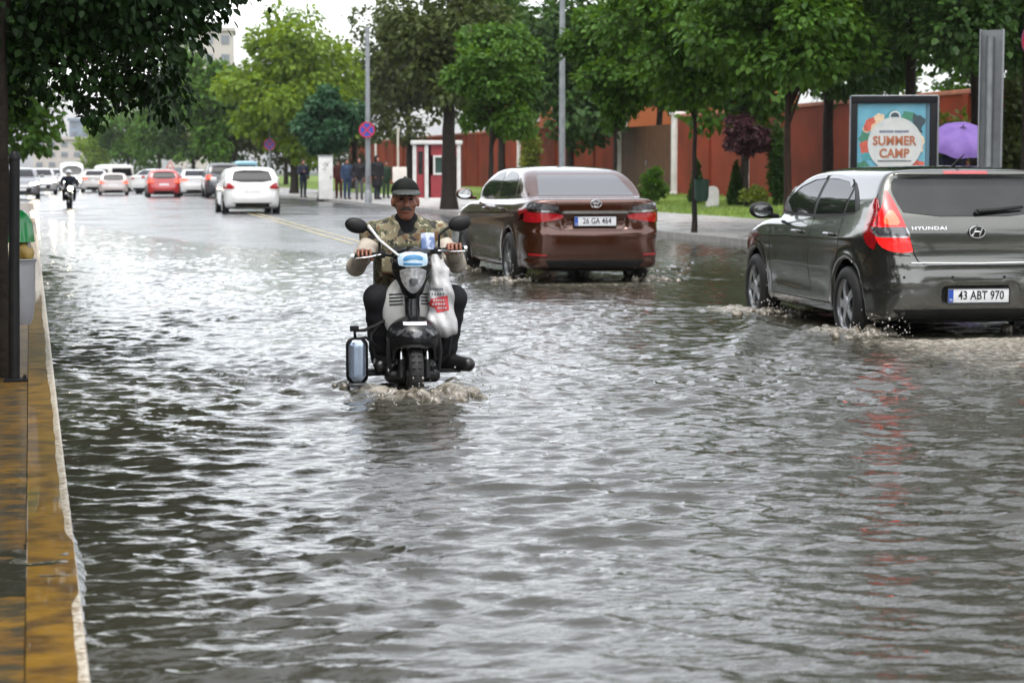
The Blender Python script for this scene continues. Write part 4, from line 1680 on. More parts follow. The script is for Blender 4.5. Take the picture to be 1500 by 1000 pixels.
def pedestrian(label, loc, rz, mats, arms='down', stride=0.0, coat=.0, h=.02, scale=1.0, group=None, hood=True, long_coat=False):
    J = stand(arms=arms, stride=stride)
    lo, hi = (-.45, -.45, -.02), (.45, .4, 1.84)
    f = put_body(Field(lo, hi, h), J, -.008)
    put_head(f, J['head'])
    for s, q in (('l', -1), ('r', 1)):
        put_hand(f, J['wr' + s], np.array(J['wr' + s]) - np.array(J['el' + s]), q)
    root = part('person', f.mesh('person'), mats[0])
    tag(root, label, 'person', group)
    root.location, root.rotation_euler, root.scale = loc, (0, 0, rz), (scale,) * 3
    t = put_body(Field(lo, hi, h), J, .022 + coat, 'top', .03, .93)
    if long_coat:
        t.cap((0, 0, .98), (0, .01, .62), .15 + coat, .19 + coat, .04)
    if hood:
        t.cap(J['neck'], sway(J['neck'], 0, .02, -.03), .085, .09, .03)
    part('jacket', t.mesh('jacket'), mats[1], root)
    part('trousers', put_body(Field(lo, hi, h), J, .012, 'legs').mesh('trousers'), mats[2], root)
    for s in 'lr':
        sh = Field(lo, hi, h)
        sh.cap(sway(J['an' + s], 0, .02, -.035), J['to' + s], .050, .042, .02)
        sh.plane((0, 0, -1), .0)
        part('shoe', sh.mesh('shoe'), mats[3], root)
    hr = Field(lo, hi, h)
    c = np.array(J['head'])
    if hood == 'up':
        hr.ell(c + np.array([0, .03, .02]), (.115, .125, .145), .02)
        hr.ell(c + np.array([0, -.10, -.01]), (.07, .09, .10), .02, sub=True)
        part('hood', hr.mesh('hood'), mats[1], root)
    else:
        hr.ell(c + np.array([0, .018, .040]), (.088, .104, .100), .02)
        hr.ell(c + np.array([0, -.09, -.02]), (.09, .08, .085), .02, sub=True)
        part('hair', hr.mesh('hair'), mats[4], root)
    return root


def build_rider():
    rx, ry = RIDER
    J = dict(pelvis=(0, .82, .60), chest=(0, .70, .955), neck=(0, .65, 1.085), head=(-.008, .60, 1.262),
             shl=(-.195, .69, 1.035), shr=(.195, .69, 1.035), ell=(-.325, .54, .85), elr=(.31, .54, .865),
             wrl=(-.288, .335, .935), wrr=(.268, .335, .965), hil=(-.10, .78, .585), hir=(.10, .78, .585),
             knl=(-.205, .34, .665), knr=(.275, .40, .655), anl=(-.165, .46, .285), anr=(.215, .47, .285), tol=(-.19, .28, .245), tor=(.36, .36, .245))
    lo, hi = (-.50, .12, .12), (.50, 1.06, 1.47)
    h = .0085
    f = put_body(Field(lo, hi, h), J, -.008)
    put_head(f, J['head'])
    for s, q, (hx, hy, hz) in (('l', -1, GRIP_L), ('r', 1, GRIP_R)):
        f.cap(J['wr' + s], (hx, hy + .045, hz + .012), .030, .030, .02)
        f.ell((hx, hy + .030, hz + .018), (.045, .030, .020), .012)
        for i in range(4):
            x = hx + q * (.036 - .0245 * i)
            L = (.88, 1.0, .97, .84)[3 - i]
            f.chain([(x, hy + .020, hz + .030), (x, hy - .022 * L, hz + .034), (x, hy - .040 * L, hz + .004), (x, hy - .020, hz - .026 * L)],
                    [.0105, .0100, .0092, .0082], .002)
        f.chain([(hx - q * .040, hy + .040, hz + .008), (hx - q * .052, hy + .012, hz - .018), (hx - q * .046, hy - .018, hz - .026)], [.014, .012, .010], .008)
    root = part('person', f.mesh('person'), PM['skin'])
    tag(root, 'man in a camouflage vest and dark cap riding the scooter through the water', 'person')
    root.location, root.rotation_euler = (rx, ry, RIDER_Z), (0, 0, -R(RIDER_ROT))
    # pale jacket under the vest
    t = put_body(Field(lo, hi, .010), J, .012, 'top', .03, .94)
    for s in 'lr':   # folds and cuffs
        e, w, sh = (np.array(J[q + s]) for q in ('el', 'wr', 'sh'))
        for q in (.25, .5, .75):
            t.ell(sh + (e - sh) * q + np.array([0, -.006, -.008]), (.066, .066, .022), .025)
        for q in (.2, .45, .7):
            t.ell(e + (w - e) * q, (.056, .020, .054), .02)
        t.cap(e + (w - e) * .90, e + (w - e) * .97, .044, .045, .008)
    part('jacket', t.mesh('jacket'), PM['cream'], root)
    v = put_body(Field(lo, hi, .010), J, .040, 'trunk', .03)
    v.cap(sway(J['neck'], 0, .02, -.06), sway(J['neck'], 0, .005, .005), .096, .088, .03)
    for x in (-.10, .10):
        v.box((x, .565, .86), (.13, .05, .13), .02, .015)
        v.box((x, .57, .99), (.11, .04, .08), .015, .012)
    v.cap((0, .56, 1.04), (0, .66, .64), .014, .014, .012)
    v.ell((0, .55, 1.115), (.045, .09, .06), .02, sub=True)
    part('vest', v.mesh('vest'), PM['camo'], root)
    c = Field((-.2, .4, .98), (.2, .85, 1.3), .008)
    c.cap(sway(J['neck'], 0, .0, -.02), sway(J['neck'], 0, -.005, .045), .082, .078, .02)
    part('collar', c.mesh('collar'), PM['black'], root)
    l = put_body(Field(lo, hi, .010), J, .024, 'legs')
    for s in 'lr':
        kn, an, hi_ = (np.array(J[q + s]) for q in ('kn', 'an', 'hi'))
        for q in (.35, .6, .85):
            l.ell(kn + (an - kn) * q, (.074, .076, .022), .03)
        for q in (.6, .8):
            l.ell(hi_ + (kn - hi_) * q, (.092, .026, .092), .03)
    part('trousers', l.mesh('trousers'), PM['blacktrouser'], root)
    for s in 'lr':
        sh = Field(lo, hi, .008)
        a, b = np.array(J['an' + s]), np.array(J['to' + s])
        d = (b - a) * np.array([1, 1, 0])
        d /= np.linalg.norm(d)
        sh.cap(a - d * .03 + np.array([0, 0, -.02]), a + d * .07 + np.array([0, 0, -.030]), .056, .053, .02)
        sh.cap(a + d * .07 + np.array([0, 0, -.032]), b + np.array([0, 0, .0]), .052, .046, .02)
        sh.cap(a, a + np.array([0, 0, .06]), .056, .058, .02)
        part('shoe', sh.mesh('shoe'), PM['shoe'], root)
    # cap
    H = np.array(J['head'])
    c = Field(H + np.array([-.14, -.24, .0]), H + np.array([.14, .16, .19]), .006)
    c.ell(H + np.array([0, .018, .055]), (.089, .108, .088), .02)
    c.ell(H + np.array([0, -.045, .075]), (.070, .050, .058), .03)
    c.plane((0, .25, -1), .25 * (H[1]) - (H[2] + .042), .008)
    vz = Field(H + np.array([-.14, -.26, -.02]), H + np.array([.14, .05, .14]), .006)
    vz.ell(H + np.array([0, -.088, .046]), (.092, .098, .026), .004, rot=Matrix.Rotation(R(10), 3, 'X'))
    vz.ell(H + np.array([0, -.092, .026]), (.088, .118, .034), .004, rot=Matrix.Rotation(R(10), 3, 'X'), sub=True)
    co = part('cap', c.mesh('cap'), PM['cap'], root)
    part('visor', vz.mesh('visor'), PM['visor'], co)
    bt = MB().lathe([(0, .009), (.009, .006), (.011, 0)], c=tuple(H + np.array([0, .018, .143])), n=10)
    bt.part('button', PM['cap'], co)
    for q in (-1, 1):
        e = MB()
        e.lathe([(.0001, -.0085), (.006, -.006), (.0085, 0), (.006, .006), (.0001, .0085)], c=tuple(H + np.array([q * .030, -.083, .010])), n=12, sx=1.5)
        e.part('eye', PM['eye'], root)
        b = MB().tube([tuple(H + np.array([q * .050, -.080, .028])), tuple(H + np.array([q * .030, -.094, .033])), tuple(H + np.array([q * .014, -.094, .028]))], [.004, .006, .004], 6)
        b.part('eyebrow', PM['hair'], root)
    mo = Field(H + np.array([-.06, -.13, -.09]), H + np.array([.06, -.04, -.02]), .004)
    mo.chain([H + np.array([-.034, -.078, -.058]), H + np.array([-.012, -.094, -.046]), H + np.array([.012, -.094, -.046]), H + np.array([.034, -.078, -.058])], [.006, .010, .010, .006], .006)
    part('moustache', mo.mesh('moustache'), PM['greyhair'], root)
    lp = MB().tube([tuple(H + np.array([-.022, -.086, -.068])), tuple(H + np.array([0, -.092, -.067])), tuple(H + np.array([.022, -.086, -.068]))], [.003, .006, .003], 6)
    lp.part('mouth', PM['lip'], root)
    hr = Field(H + np.array([-.13, -.1, -.1]), H + np.array([.13, .16, .1]), .006)
    hr.ell(H + np.array([0, .030, .010]), (.083, .094, .088), .01)
    hr.plane((0, -1, 0), -(H[1] + .0), .01)
    hr.plane((0, 0, 1), H[2] + .05, .01)
    part('hair', hr.mesh('hair'), PM['greyhair'], root)
    return root


def build_scooter():
    rx, ry = RIDER
    root = thing('scooter', 'small black and white electric scooter with its front wheel half under water',
                 'scooter', (rx, ry, RIDER_Z), -R(RIDER_ROT))
    m = CM
    # wheels
    for y, r in ((0.0, .20), (1.16, .20)):
        hub = MB().lathe([(0, -.05), (.05, -.05), (.06, 0), (.05, .05), (0, .05)], axis='x', n=20)
        w = hub.part('wheel', m['dark'], root)
        w.location = (0, y, r)
        t = MB()
        t.lathe([(r - .065, -.030), (r - .045, -.042), (r - .02, -.042), (r - .004, -.026), (r, 0), (r - .004, .026), (r - .02, .042), (r - .045, .042), (r - .065, .030)], axis='x', n=40)
        for k in range(30):
            a = 2 * math.pi * k / 30
            for s in (-1, 1):
                t.box((s * .018, r * math.cos(a), r * math.sin(a)), (.022, .014, .008), Matrix.Rotation(a - math.pi / 2, 3, 'X'))
        t.part('tyre', m['tyre'], w)
        ri = MB().lathe([(r - .06, -.03), (r - .075, -.02), (r - .075, .02), (r - .06, .03)], axis='x', n=30)
        for k in range(5):
            a = 2 * math.pi * k / 5
            ri.tube([(0, .04 * math.cos(a), .04 * math.sin(a)), (0, (r - .07) * math.cos(a), (r - .07) * math.sin(a))], [.016, .012], 6)
        ri.part('rim', m['rim'], w)
    # fork
    for s in (-1, 1):
        MB().tube([(s * .078, .005, .20), (s * .078, .045, .34)], [.019, .019], 12).part('fork_leg', m['black'], root)
        MB().tube([(s * .078, .030, .31), (s * .078, .075, .50)], [.0155, .0155], 12).part('fork_tube', m['chrome'], root)
    MB().box((0, .06, .475), (.21, .06, .05), bev=.01).part('fork_yoke', m['black'], root)
    mg = MB()
    V, F = [], []
    for i, a in enumerate(np.linspace(R(40), R(122), 13)):
        for x, d in ((-.056, -.022), (-.050, .0), (-.025, .010), (.025, .010), (.050, .0), (.056, -.022)):
            rr = .222 + d
            V.append((x, rr * math.cos(a), .20 + rr * math.sin(a)))
        if i:
            for q in range(5):
                b = (i - 1) * 6 + q
                F.append((b, b + 1, b + 7, b + 6))
    mg.add(V, F)
    mg.part('mudguard', m['black'], root)
    # black nose cowl above the front wheel
    f = Field((-.24, -.16, .22), (.24, .36, .66), .008)
    f.ell((0, .10, .44), (.165, .20, .135), .02)
    f.box((0, .12, .37), (.31, .26, .18), .07, .03)
    f.box((0, .02, .27), (.20, .30, .20), .03, .02, sub=True)
    f.box((0, .0, .30), (.225, .36, .16), .03, .02, sub=True)
    f.ell((0, .12, .22), (.18, .20, .10), .02, sub=True)
    cow = part('nose_cowl', f.mesh('nose_cowl'), PM['gloss'], root)
    sk = Skin(cow.data)
    for s in (-1, 1):
        g = MB().tube([(s * .152, .03, .44), (s * .158, .02, .36), (s * .150, .04, .24)], [.010, .014, .010], 8)
        g.part('cowl_edge', m['black'], root)
    part('cowl_label', panel(sk, [(-.070, .540), (.070, .540), (.070, .522), (-.070, .522)], 'y-', .003, .02, 'cowl_label', .004), m['plate'], root)
    part('cowl_badge', panel(sk, chaikin([(-.035, .495), (.035, .495), (.040, .47), (0, .445), (-.040, .47)], 1), 'y-', .004, .02, 'cowl_badge', .004), m['smoke'], root)
    for s in (-1, 1):
        part('cowl_trim', panel(sk, [(s * .055, .505), (s * .10, .49), (s * .115, .455), (s * .075, .48)], 'y-', .003, .02, 'cowl_trim', .004), m['smoke'], root)
    # leg shield: white side wings either side of a black spine
    f = Field((-.28, .06, .20), (.28, .42, .92), .009)
    f.ell((0, .30, .59), (.178, .10, .225), .02)
    f.ell((0, .38, .61), (.155, .11, .25), .02, sub=True)
    f.plane((0, 0, 1), .80, .02)
    shd = part('leg_shield', f.mesh('leg_shield'), PM['white'], root)
    sk = Skin(shd.data)
    for s in (-1, 1):
        vent = []
        for q in range(4):
            z = .70 - .020 * q
            vent.append(panel(sk, [(s * .055, z), (s * .135, z - .006), (s * .135, z - .014), (s * .055, z - .008)], 'y-', .004, .02, 'vent', .006))
        part('shield_vents', join(vent), m['black'], shd)
    f = Field((-.1, .05, .40), (.1, .36, .95), .008)
    f.chain([(0, .12, .46), (0, .17, .60), (0, .22, .76)], [.055, .042, .055], .02)
    part('steering_column', f.mesh('steering_column'), PM['gloss'], root)
    # headlamp pod
    f = Field((-.16, .02, .66), (.16, .40, 1.02), .007)
    f.ell((0, .19, .865), (.125, .105, .125), .02)
    f.ell((0, .17, .770), (.080, .085, .105), .03)
    f.box((0, .24, .93), (.20, .10, .05), .02, .03)
    pod = part('headlamp_pod', f.mesh('headlamp_pod'), PM['gloss'], root)
    sk = Skin(pod.data)
    part('pod_sticker', panel(sk, chaikin([(-.085, .955), (.085, .955), (.090, .90), (.080, .868), (-.080, .868), (-.090, .90)], 1), 'y-', .004, .02, 'pod_sticker', .005), PM['sticker'], pod)
    part('pod_emblem', panel(sk, chaikin([(-.055, .925), (-.01, .943), (.055, .930), (.06, .905), (.0, .915), (-.06, .898)], 1), 'y-', .007, .016, 'pod_emblem', .003), PM['blue'], pod)
    part('pod_emblem', panel(sk, [(-.060, .893), (.050, .888), (.055, .878), (-.055, .880)], 'y-', .007, .016, 'pod_emblem', .003), PM['blue'], pod)
    part('headlamp', panel(sk, chaikin([(-.078, .862), (.078, .862), (.072, .80), (.040, .735), (0, .705), (-.040, .735), (-.072, .80)], 1), 'y-', .009, .016, 'headlamp', .01), m['headglass'], pod)
    part('headlamp_bulb', panel(sk, chaikin([(-.020, .80), (.020, .80), (.026, .775), (0, .745), (-.026, .775)], 1), 'y-', .013, .012, 'headlamp_bulb', .004), m['smoke'], pod)
    # bars, grips, levers, mirrors
    gl, gr = Vector(GRIP_L), Vector(GRIP_R)
    c = (gl + gr) / 2
    MB().tube([gl, gl + (gr - gl) * .22, c + Vector((-.08, .0, -.02)), c + Vector((.08, 0, -.02)), gr + (gl - gr) * .22, gr], .0115, 10).part('handlebar', m['black'], root)
    d = (gr - gl).normalized()
    for p, s in ((gl, -1), (gr, 1)):
        MB().tube([p - d * s * .075, p + d * s * .062], .0165, 14).part('grip', m['dark'], root)
        MB().tube([p + d * s * .062, p + d * s * .078], .021, 14).part('bar_end', m['chrome'], root)
        MB().tube([p - d * s * .10 + Vector((0, -.02, 0)), p - d * s * .03 + Vector((0, -.055, -.008)), p + d * s * .06 + Vector((0, -.050, -.012))], [.008, .0065, .006], 8).part('brake_lever', m['chrome'], root)
        MB().box(p - d * s * .105, (.05, .05, .045), bev=.01).part('switchgear', m['black'], root)
    for (mx, my, mz), base, s in (((-.335, .26, 1.115), gl + Vector((.095, 0, .01)), -1), ((.30, .26, 1.125), gr + Vector((-.095, 0, .01)), 1)):
        st = MB().tube([base, base + Vector((s * .0, -.01, .08)), (mx - s * .085, my, mz - .035), (mx - s * .03, my, mz - .005)], [.008, .008, .009, .012], 8)
        ms = st.part('mirror_stalk', m['black'], root)
        f = Field((mx - .13, my - .07, mz - .10), (mx + .13, my + .07, mz + .10), .006)
        f.ell((mx, my, mz), (.072, .034, .048), .01, rot=Matrix.Rotation(R(-s * 14), 3, 'Y'))
        f.plane((0, 1, 0), my + .014, .006)
        mo = part('mirror', f.mesh('mirror'), m['black'], root)
        g = MB()
        g.prism([(mx + .056 * math.cos(t), mz + .036 * math.sin(t)) for t in np.linspace(0, 6.28, 22)[:-1]], my + .012, my + .018, 'y')
        g.part('mirror_glass', m['mirror'], mo)
    MB().tube([(-.262, .24, 1.115), (-.20, .20, 1.03), (-.085, .13, .935)], [.010, .0085, .008], 8).part('screen_strut', PM['whiteplastic'], root)
    # dashboard display with a transparent splash cover
    MB().box((.105, .27, 1.015), (.085, .02, .11), Matrix.Rotation(R(-20), 3, 'X'), bev=.008).part('phone_holder', PM['sticker2'], root)
    f = Field((-.18, .1, .9), (.18, .36, 1.06), .008)
    f.box((0, .25, .955), (.24, .10, .035), .015, .01, rot=Matrix.Rotation(R(18), 3, 'X'))
    part('dashboard', f.mesh('dashboard'), m['black'], root)
    # floor, body, seat
    f = Field((-.26, .1, .08), (.26, 1.4, .80), .013)
    f.box((0, .50, .20), (.34, .72, .09), .03, .02)
    f.box((0, .95, .36), (.27, .55, .34), .09, .03)
    f.box((0, 1.22, .45), (.22, .30, .16), .06, .03)
    f.box((0, .26, .32), (.30, .14, .26), .05, .03)
    part('body_shell', f.mesh('body_shell'), PM['gloss'], root)
    f = Field((-.2, .5, .42), (.2, 1.4, .72), .012)
    f.box((0, .84, .525), (.27, .44, .09), .04, .02)
    f.box((0, 1.14, .555), (.24, .30, .09), .04, .03)
    part('seat', f.mesh('seat'), m['black'], root)
    part('tail_box', MB().box((0, 1.26, .76), (.34, .30, .28), bev=.04).mesh('tail_box'), m['black'], root)
    for s in (-1, 1):
        MB().box((s * .235, .44, .205), (.17, .12, .025), bev=.008).part('foot_peg', m['black'], root)
        MB().tube([(s * .16, .30, .26), (s * .23, .26, .32), (s * .25, .27, .44), (s * .19, .30, .50)], .011, 8).part('crash_bar', m['black'], root)
    # side case on its bracket
    f = Field((-.46, .10, .02), (-.20, .42, .50), .007)
    f.box((-.335, .27, .285), (.135, .16, .285), .05, .01)
    case = part('side_case', f.mesh('side_case'), m['dark'], root)
    sk = Skin(case.data)
    part('case_panel', panel(sk, chaikin([(-.385, .41), (-.292, .41), (-.288, .29), (-.292, .165), (-.382, .165), (-.386, .29)], 1), 'y-', .008, .02, 'case_panel', .01), PM['bluesilver'], case)
    MB().box((-.335, .27, .142), (.12, .14, .02), bev=.006).part('case_foot', m['smoke'], case)
    MB().tube([(-.345, .26, .42), (-.35, .24, .47), (-.29, .24, .475), (-.22, .26, .50), (-.16, .28, .53)], .011, 8).part('case_bracket', m['black'], root)
    MB().tube([(-.33, .25, .42), (-.28, .22, .43), (-.235, .24, .39), (-.20, .28, .34)], .010, 8).part('case_bracket', m['black'], root)
    MB().box((-.352, .235, .485), (.055, .03, .035), bev=.006).part('bracket_clamp', m['dark'], root)
    MB().tube([(-.27, .27, .20), (-.16, .30, .20)], .013, 8).part('case_bracket', m['black'], root)
    return root


def build_bag():
    rx, ry = RIDER
    f = Field((.02, .06, .40), (.34, .36, .98), .0075)
    f.box((.182, .185, .585), (.165, .08, .29), .04, .03, rot=Matrix.Rotation(R(-4), 3, 'Y'))
    f.ell((.185, .17, .51), (.098, .06, .08), .03)
    f.chain([(.165, .20, .74), (.155, .22, .83), (.15, .25, .92)], [.055, .030, .016], .04)
    f.chain([(.20, .20, .74), (.21, .23, .84), (.19, .26, .95)], [.04, .018, .012], .03)
    f.chain([(.14, .205, .72), (.125, .225, .82), (.13, .255, .93)], [.03, .016, .011], .03)
    X, Y, Z = f.ax[0][:, None, None], f.ax[1][None, :, None], f.ax[2][None, None, :]
    f.F = (f.F + .006 * np.sin(48 * X + 22 * Z) * np.sin(30 * Z - 17 * X) + .004 * np.sin(90 * X + 35 * Z + 2) + .0 * Y).astype(np.float32)
    me = f.mesh('carrier_bag')
    bag = part('carrier_bag', me, PM['bag'])
    tag(bag, 'white plastic carrier bag with red print hanging from the scooter handlebar', 'bag')
    bag.location, bag.rotation_euler = (rx, ry, RIDER_Z), (0, 0, -R(RIDER_ROT))
    sk = Skin(me)
    part('red_print', panel(sk, [(.095, .665), (.215, .690), (.222, .60), (.150, .582), (.135, .615), (.092, .632)], 'y-', .003, .014, 'red_print', .003), PM['redprint'], bag)
    w = []
    for z, a, b in ((.665, .125, .20), (.642, .12, .205), (.618, .15, .21)):
        n = 5
        for i in range(n):
            x0 = a + (b - a) * i / n
            w.append(panel(sk, [(x0, z), (x0 + (b - a) / n * .7, z + .003), (x0 + (b - a) / n * .6, z - .010), (x0 + .001, z - .012)], 'y-', .005, .01, 'p', .001))
    part('print_marks', join(w), PM['bag'], bag)
    w = []
    for z, a, b in ((.735, .11, .19), (.705, .10, .20)):
        for i in range(6):
            x0 = a + (b - a) * i / 6
            w.append(panel(sk, [(x0, z), (x0 + .009, z + .002), (x0 + .008, z - .014), (x0, z - .012)], 'y-', .004, .01, 'p', .001))
    part('grey_print', join(w), m_grey_print(), bag)
    return bag


def m_grey_print():
    return M('grey_print', (.12, .13, .15), .5)


def people_mats():
    P = {}
    P['skin'] = M('skin', (.36, .150, .090), .45, noise=(14, (.24, .090, .055)), bump=(60, .15, .004))
    P['lip'] = M('lip', (.22, .075, .06), .5)
    P['eye'] = M('eye', (.03, .022, .018), .12)
    P['hair'] = M('dark_hair', (.02, .016, .013), .6)
    P['greyhair'] = M('greying_hair', (.06, .05, .045), .7, noise=(90, (.13, .12, .11)))
    P['cream'] = M('cream_cloth', (.56, .50, .42), .8, noise=(11, (.42, .37, .31)), bump=(70, .4, .004))
    P['black'] = M('black_cloth', (.016, .016, .018), .8, bump=(50, .3, .004))
    P['blacktrouser'] = M('black_trouser_cloth', (.014, .014, .016), .75, noise=(6, (.022, .022, .024)), bump=(25, .5, .01))
    P['shoe'] = M('black_shoe_leather', (.013, .013, .013), .3, bump=(40, .2, .003))
    P['cap'] = M('dark_cap_cloth', (.009, .011, .010), .8, noise=(14, (.018, .020, .016)), bump=(70, .3, .003))
    P['visor'] = M('grey_visor', (.028, .032, .028), .5, noise=(14, (.05, .055, .048)))
    P['gloss'] = M('gloss_black_plastic', (.010, .010, .011), .20, spec=.35)
    P['white'] = M('white_fairing', (.66, .66, .64), .25, coat=.5, noise=(7, (.55, .55, .52)))
    P['whiteplastic'] = M('white_plastic', (.75, .75, .74), .4)
    P['sticker'] = M('pale_blue_sticker', (.42, .58, .70), .35, noise=(12, (.62, .70, .74)))
    P['sticker2'] = M('blue_white_cover', (.50, .56, .70), .25, noise=(26, (.10, .16, .34), .42, .56))
    P['blue'] = M('blue_print', (.03, .20, .42), .35)
    P['bluesilver'] = M('blue_silver_panel', (.42, .50, .62), .20, metal=.75, coat=.6, noise=(6, (.30, .38, .52)))
    P['bag'] = M('white_plastic_bag', (.60, .60, .60), .35, noise=(9, (.42, .42, .42)), bump=(28, .5, .01), sub=.2)
    P['redprint'] = M('red_print', (.50, .035, .045), .45)
    # camouflage cloth
    m = bpy.data.materials.new('camouflage_cloth')
    m.use_nodes = True
    nt = m.node_tree
    b = nt.nodes['Principled BSDF']
    b.inputs['Roughness'].default_value = .8
    tc = nt.nodes.new('ShaderNodeTexCoord')
    last = None
    for sc, off, col, th in ((0, 0, (.17, .145, .085), 0), (13, 0, (.075, .075, .035), .52), (15, 3.1, (.12, .062, .026), .57), (19, 7.7, (.34, .31, .22), .60), (17, 12.3, (.018, .018, .014), .60)):
        if sc == 0:
            last = col
            continue
        mp = nt.nodes.new('ShaderNodeMapping')
        mp.inputs['Location'].default_value = (off, off, off)
        no = nt.nodes.new('ShaderNodeTexNoise')
        no.inputs['Scale'].default_value = sc
        no.inputs['Detail'].default_value = 2
        gt = nt.nodes.new('ShaderNodeMath')
        gt.operation = 'GREATER_THAN'
        gt.inputs[1].default_value = th
        nt.links.new(tc.outputs['Object'], mp.inputs[0])
        nt.links.new(mp.outputs[0], no.inputs['Vector'])
        nt.links.new(no.outputs['Fac'], gt.inputs[0])
        mx = nt.nodes.new('ShaderNodeMix')
        mx.data_type = 'RGBA'
        nt.links.new(gt.outputs[0], mx.inputs[0])
        if isinstance(last, tuple):
            mx.inputs[6].default_value = (*last, 1)
        else:
            nt.links.new(last, mx.inputs[6])
        mx.inputs[7].default_value = (*col, 1)
        last = mx.outputs[2]
    nt.links.new(last, b.inputs['Base Color'])
    P['camo'] = m
    # cloth colours of passers-by
    P['navy'] = M('navy_cloth', (.016, .020, .034), .8, noise=(8, (.022, .026, .04)))
    P['denim'] = M('blue_denim', (.028, .048, .095), .85, noise=(12, (.02, .036, .07)))
    P['blueshirt'] = M('blue_cloth', (.035, .055, .10), .8, noise=(9, (.028, .045, .085)))
    P['redcloth'] = M('dark_red_cloth', (.075, .026, .022), .8, noise=(9, (.09, .025, .02)))
    P['greencloth'] = M('green_cloth', (.022, .045, .028), .8, noise=(9, (.016, .035, .02)))
    P['greycloth'] = M('grey_cloth', (.09, .09, .095), .85, noise=(9, (.07, .07, .075)))
    return P


def motorcycle(loc, rz):
    """seen head on, headlamp lit"""
    root = thing('motorcycle', 'dark motorcycle with its round headlamp lit coming along the wet road', 'motorcycle', loc, rz)
    m = CM
    for y in (0, 1.35):
        w = MB().lathe([(.20, -.04), (.24, -.055), (.28, -.05), (.31, 0), (.28, .05), (.24, .055), (.20, .04)], axis='x', n=28)
        wo = w.part('wheel', m['tyre'], root)
        wo.location = (0, y, .31)
        ri = MB().lathe([(.0, -.03), (.05, -.03), (.05, .03), (0, .03)], axis='x', n=14)
        for k in range(5):
            a = k * 1.2566
            ri.tube([(0, .04 * math.cos(a), .04 * math.sin(a)), (0, .21 * math.cos(a), .21 * math.sin(a))], .014, 6)
        ri.part('rim', m['rim'], wo)
    for s in (-1, 1):
        MB().tube([(s * .09, 0, .31), (s * .09, .22, .92)], .02, 8).part('fork_leg', m['chrome'], root)
        MB().tube([(s * .30, .28, 1.06), (s * .33, .22, 1.22)], .008, 6).part('mirror_stalk', m['black'], root)
        MB().box((s * .36, .22, 1.25), (.13, .03, .08), bev=.012).part('mirror', m['black'], root)
    MB().tube([(-.38, .34, 1.02), (-.15, .24, 1.02), (.15, .24, 1.02), (.38, .34, 1.02)], .014, 8).part('handlebar', m['black'], root)
    f = Field((-.3, -.1, .3), (.3, 1.7, 1.2), .03)
    f.ell((0, .22, .88), (.15, .16, .17), .05)
    f.ell((0, .60, .84), (.17, .30, .14), .05)
    f.box((0, .70, .52), (.34, .50, .34), .10, .05)
    f.box((0, 1.25, .80), (.22, .5, .12), .05, .05)
    part('fairing', f.mesh('fairing'), PM['gloss'], root)
    MB().box((0, 1.05, .86), (.28, .6, .10), bev=.03).part('seat', m['black'], root)
    MB().lathe([(0, -.03), (.085, -.02), (.10, .02), (.09, .08), (0, .09)], c=(0, .04, .92), axis='y', n=20).part('headlamp', m['headlit'], root)
    return root


def motorcyclist(loc, rz):
    J = dict(pelvis=(0, .98, .92), chest=(0, .82, 1.27), neck=(0, .76, 1.42), head=(0, .72, 1.57), shl=(-.20, .8, 1.37), shr=(.20, .8, 1.37),
             ell=(-.36, .58, 1.18), elr=(.36, .58, 1.18), wrl=(-.33, .36, 1.06), wrr=(.33, .36, 1.06), hil=(-.1, .95, .90), hir=(.1, .95, .90),
             knl=(-.24, .58, .80), knr=(.24, .58, .80), anl=(-.22, .85, .42), anr=(.22, .85, .42), tol=(-.24, .68, .36), tor=(.24, .68, .36))
    lo, hi = (-.5, .2, .25), (.5, 1.25, 1.85)
    f = put_head(put_body(Field(lo, hi, .025), J, -.005), J['head'])
    for s, q in (('l', -1), ('r', 1)):
        put_hand(f, J['wr' + s], (0, -1, -.1), q)
    root = part('person', f.mesh('person'), PM['skin'])
    tag(root, 'rider in dark clothes and pale helmet on the motorcycle far down the road', 'person')
    root.location, root.rotation_euler = loc, (0, 0, rz)
    part('jacket', put_body(Field(lo, hi, .025), J, .03, 'top').mesh('jacket'), PM['navy'], root)
    part('trousers', put_body(Field(lo, hi, .025), J, .02, 'legs').mesh('trousers'), PM['black'], root)
    h = Field(lo, hi, .02)
    h.ell((0, .73, 1.60), (.14, .155, .155), .01)
    ho = part('helmet', h.mesh('helmet'), CM['plate'], root)
    v = Field(lo, hi, .02)
    v.ell((0, .68, 1.585), (.118, .125, .065), .01)
    part('visor', v.mesh('visor'), CM['glass'], ho)
    return root
# ------------------------------------------------------------------ street furniture and buildings
def lamp_post(label, px, d, h, r0, r1, group='lamp posts along the pavement', z=.12, arm=True):
    x, y = at(px, d)
    o = thing('lamp_post', label, 'lamp post', (x, y, z), 0, group)
    n = 9
    MB().tube([(0, 0, h * k / n) for k in range(n + 1)], [r0 + (r1 - r0) * k / n for k in range(n + 1)], 12).part('pole', SM['galv'], o)
    MB().lathe([(0, 0), (r0 * 1.9, 0), (r0 * 1.9, .02), (r0 * 1.25, .05), (r0 * 1.2, .45), (r0, .5)], n=14).part('base', SM['galv'], o)
    MB().box((0, -r0 * 1.0, .9), (r0 * 1.1, .01, .28), bev=.004).part('service_door', SM['galv2'], o)
    if arm:
        MB().tube([(0, 0, h - .1), (-.25, 0, h + .25), (-1.2, 0, h + .45)], [r1, r1, r1 * .8], 8).part('arm', SM['galv'], o)
        MB().box((-1.4, 0, h + .45), (.55, .20, .09), bev=.03).part('lamp_head', SM['galv2'], o)
    return o


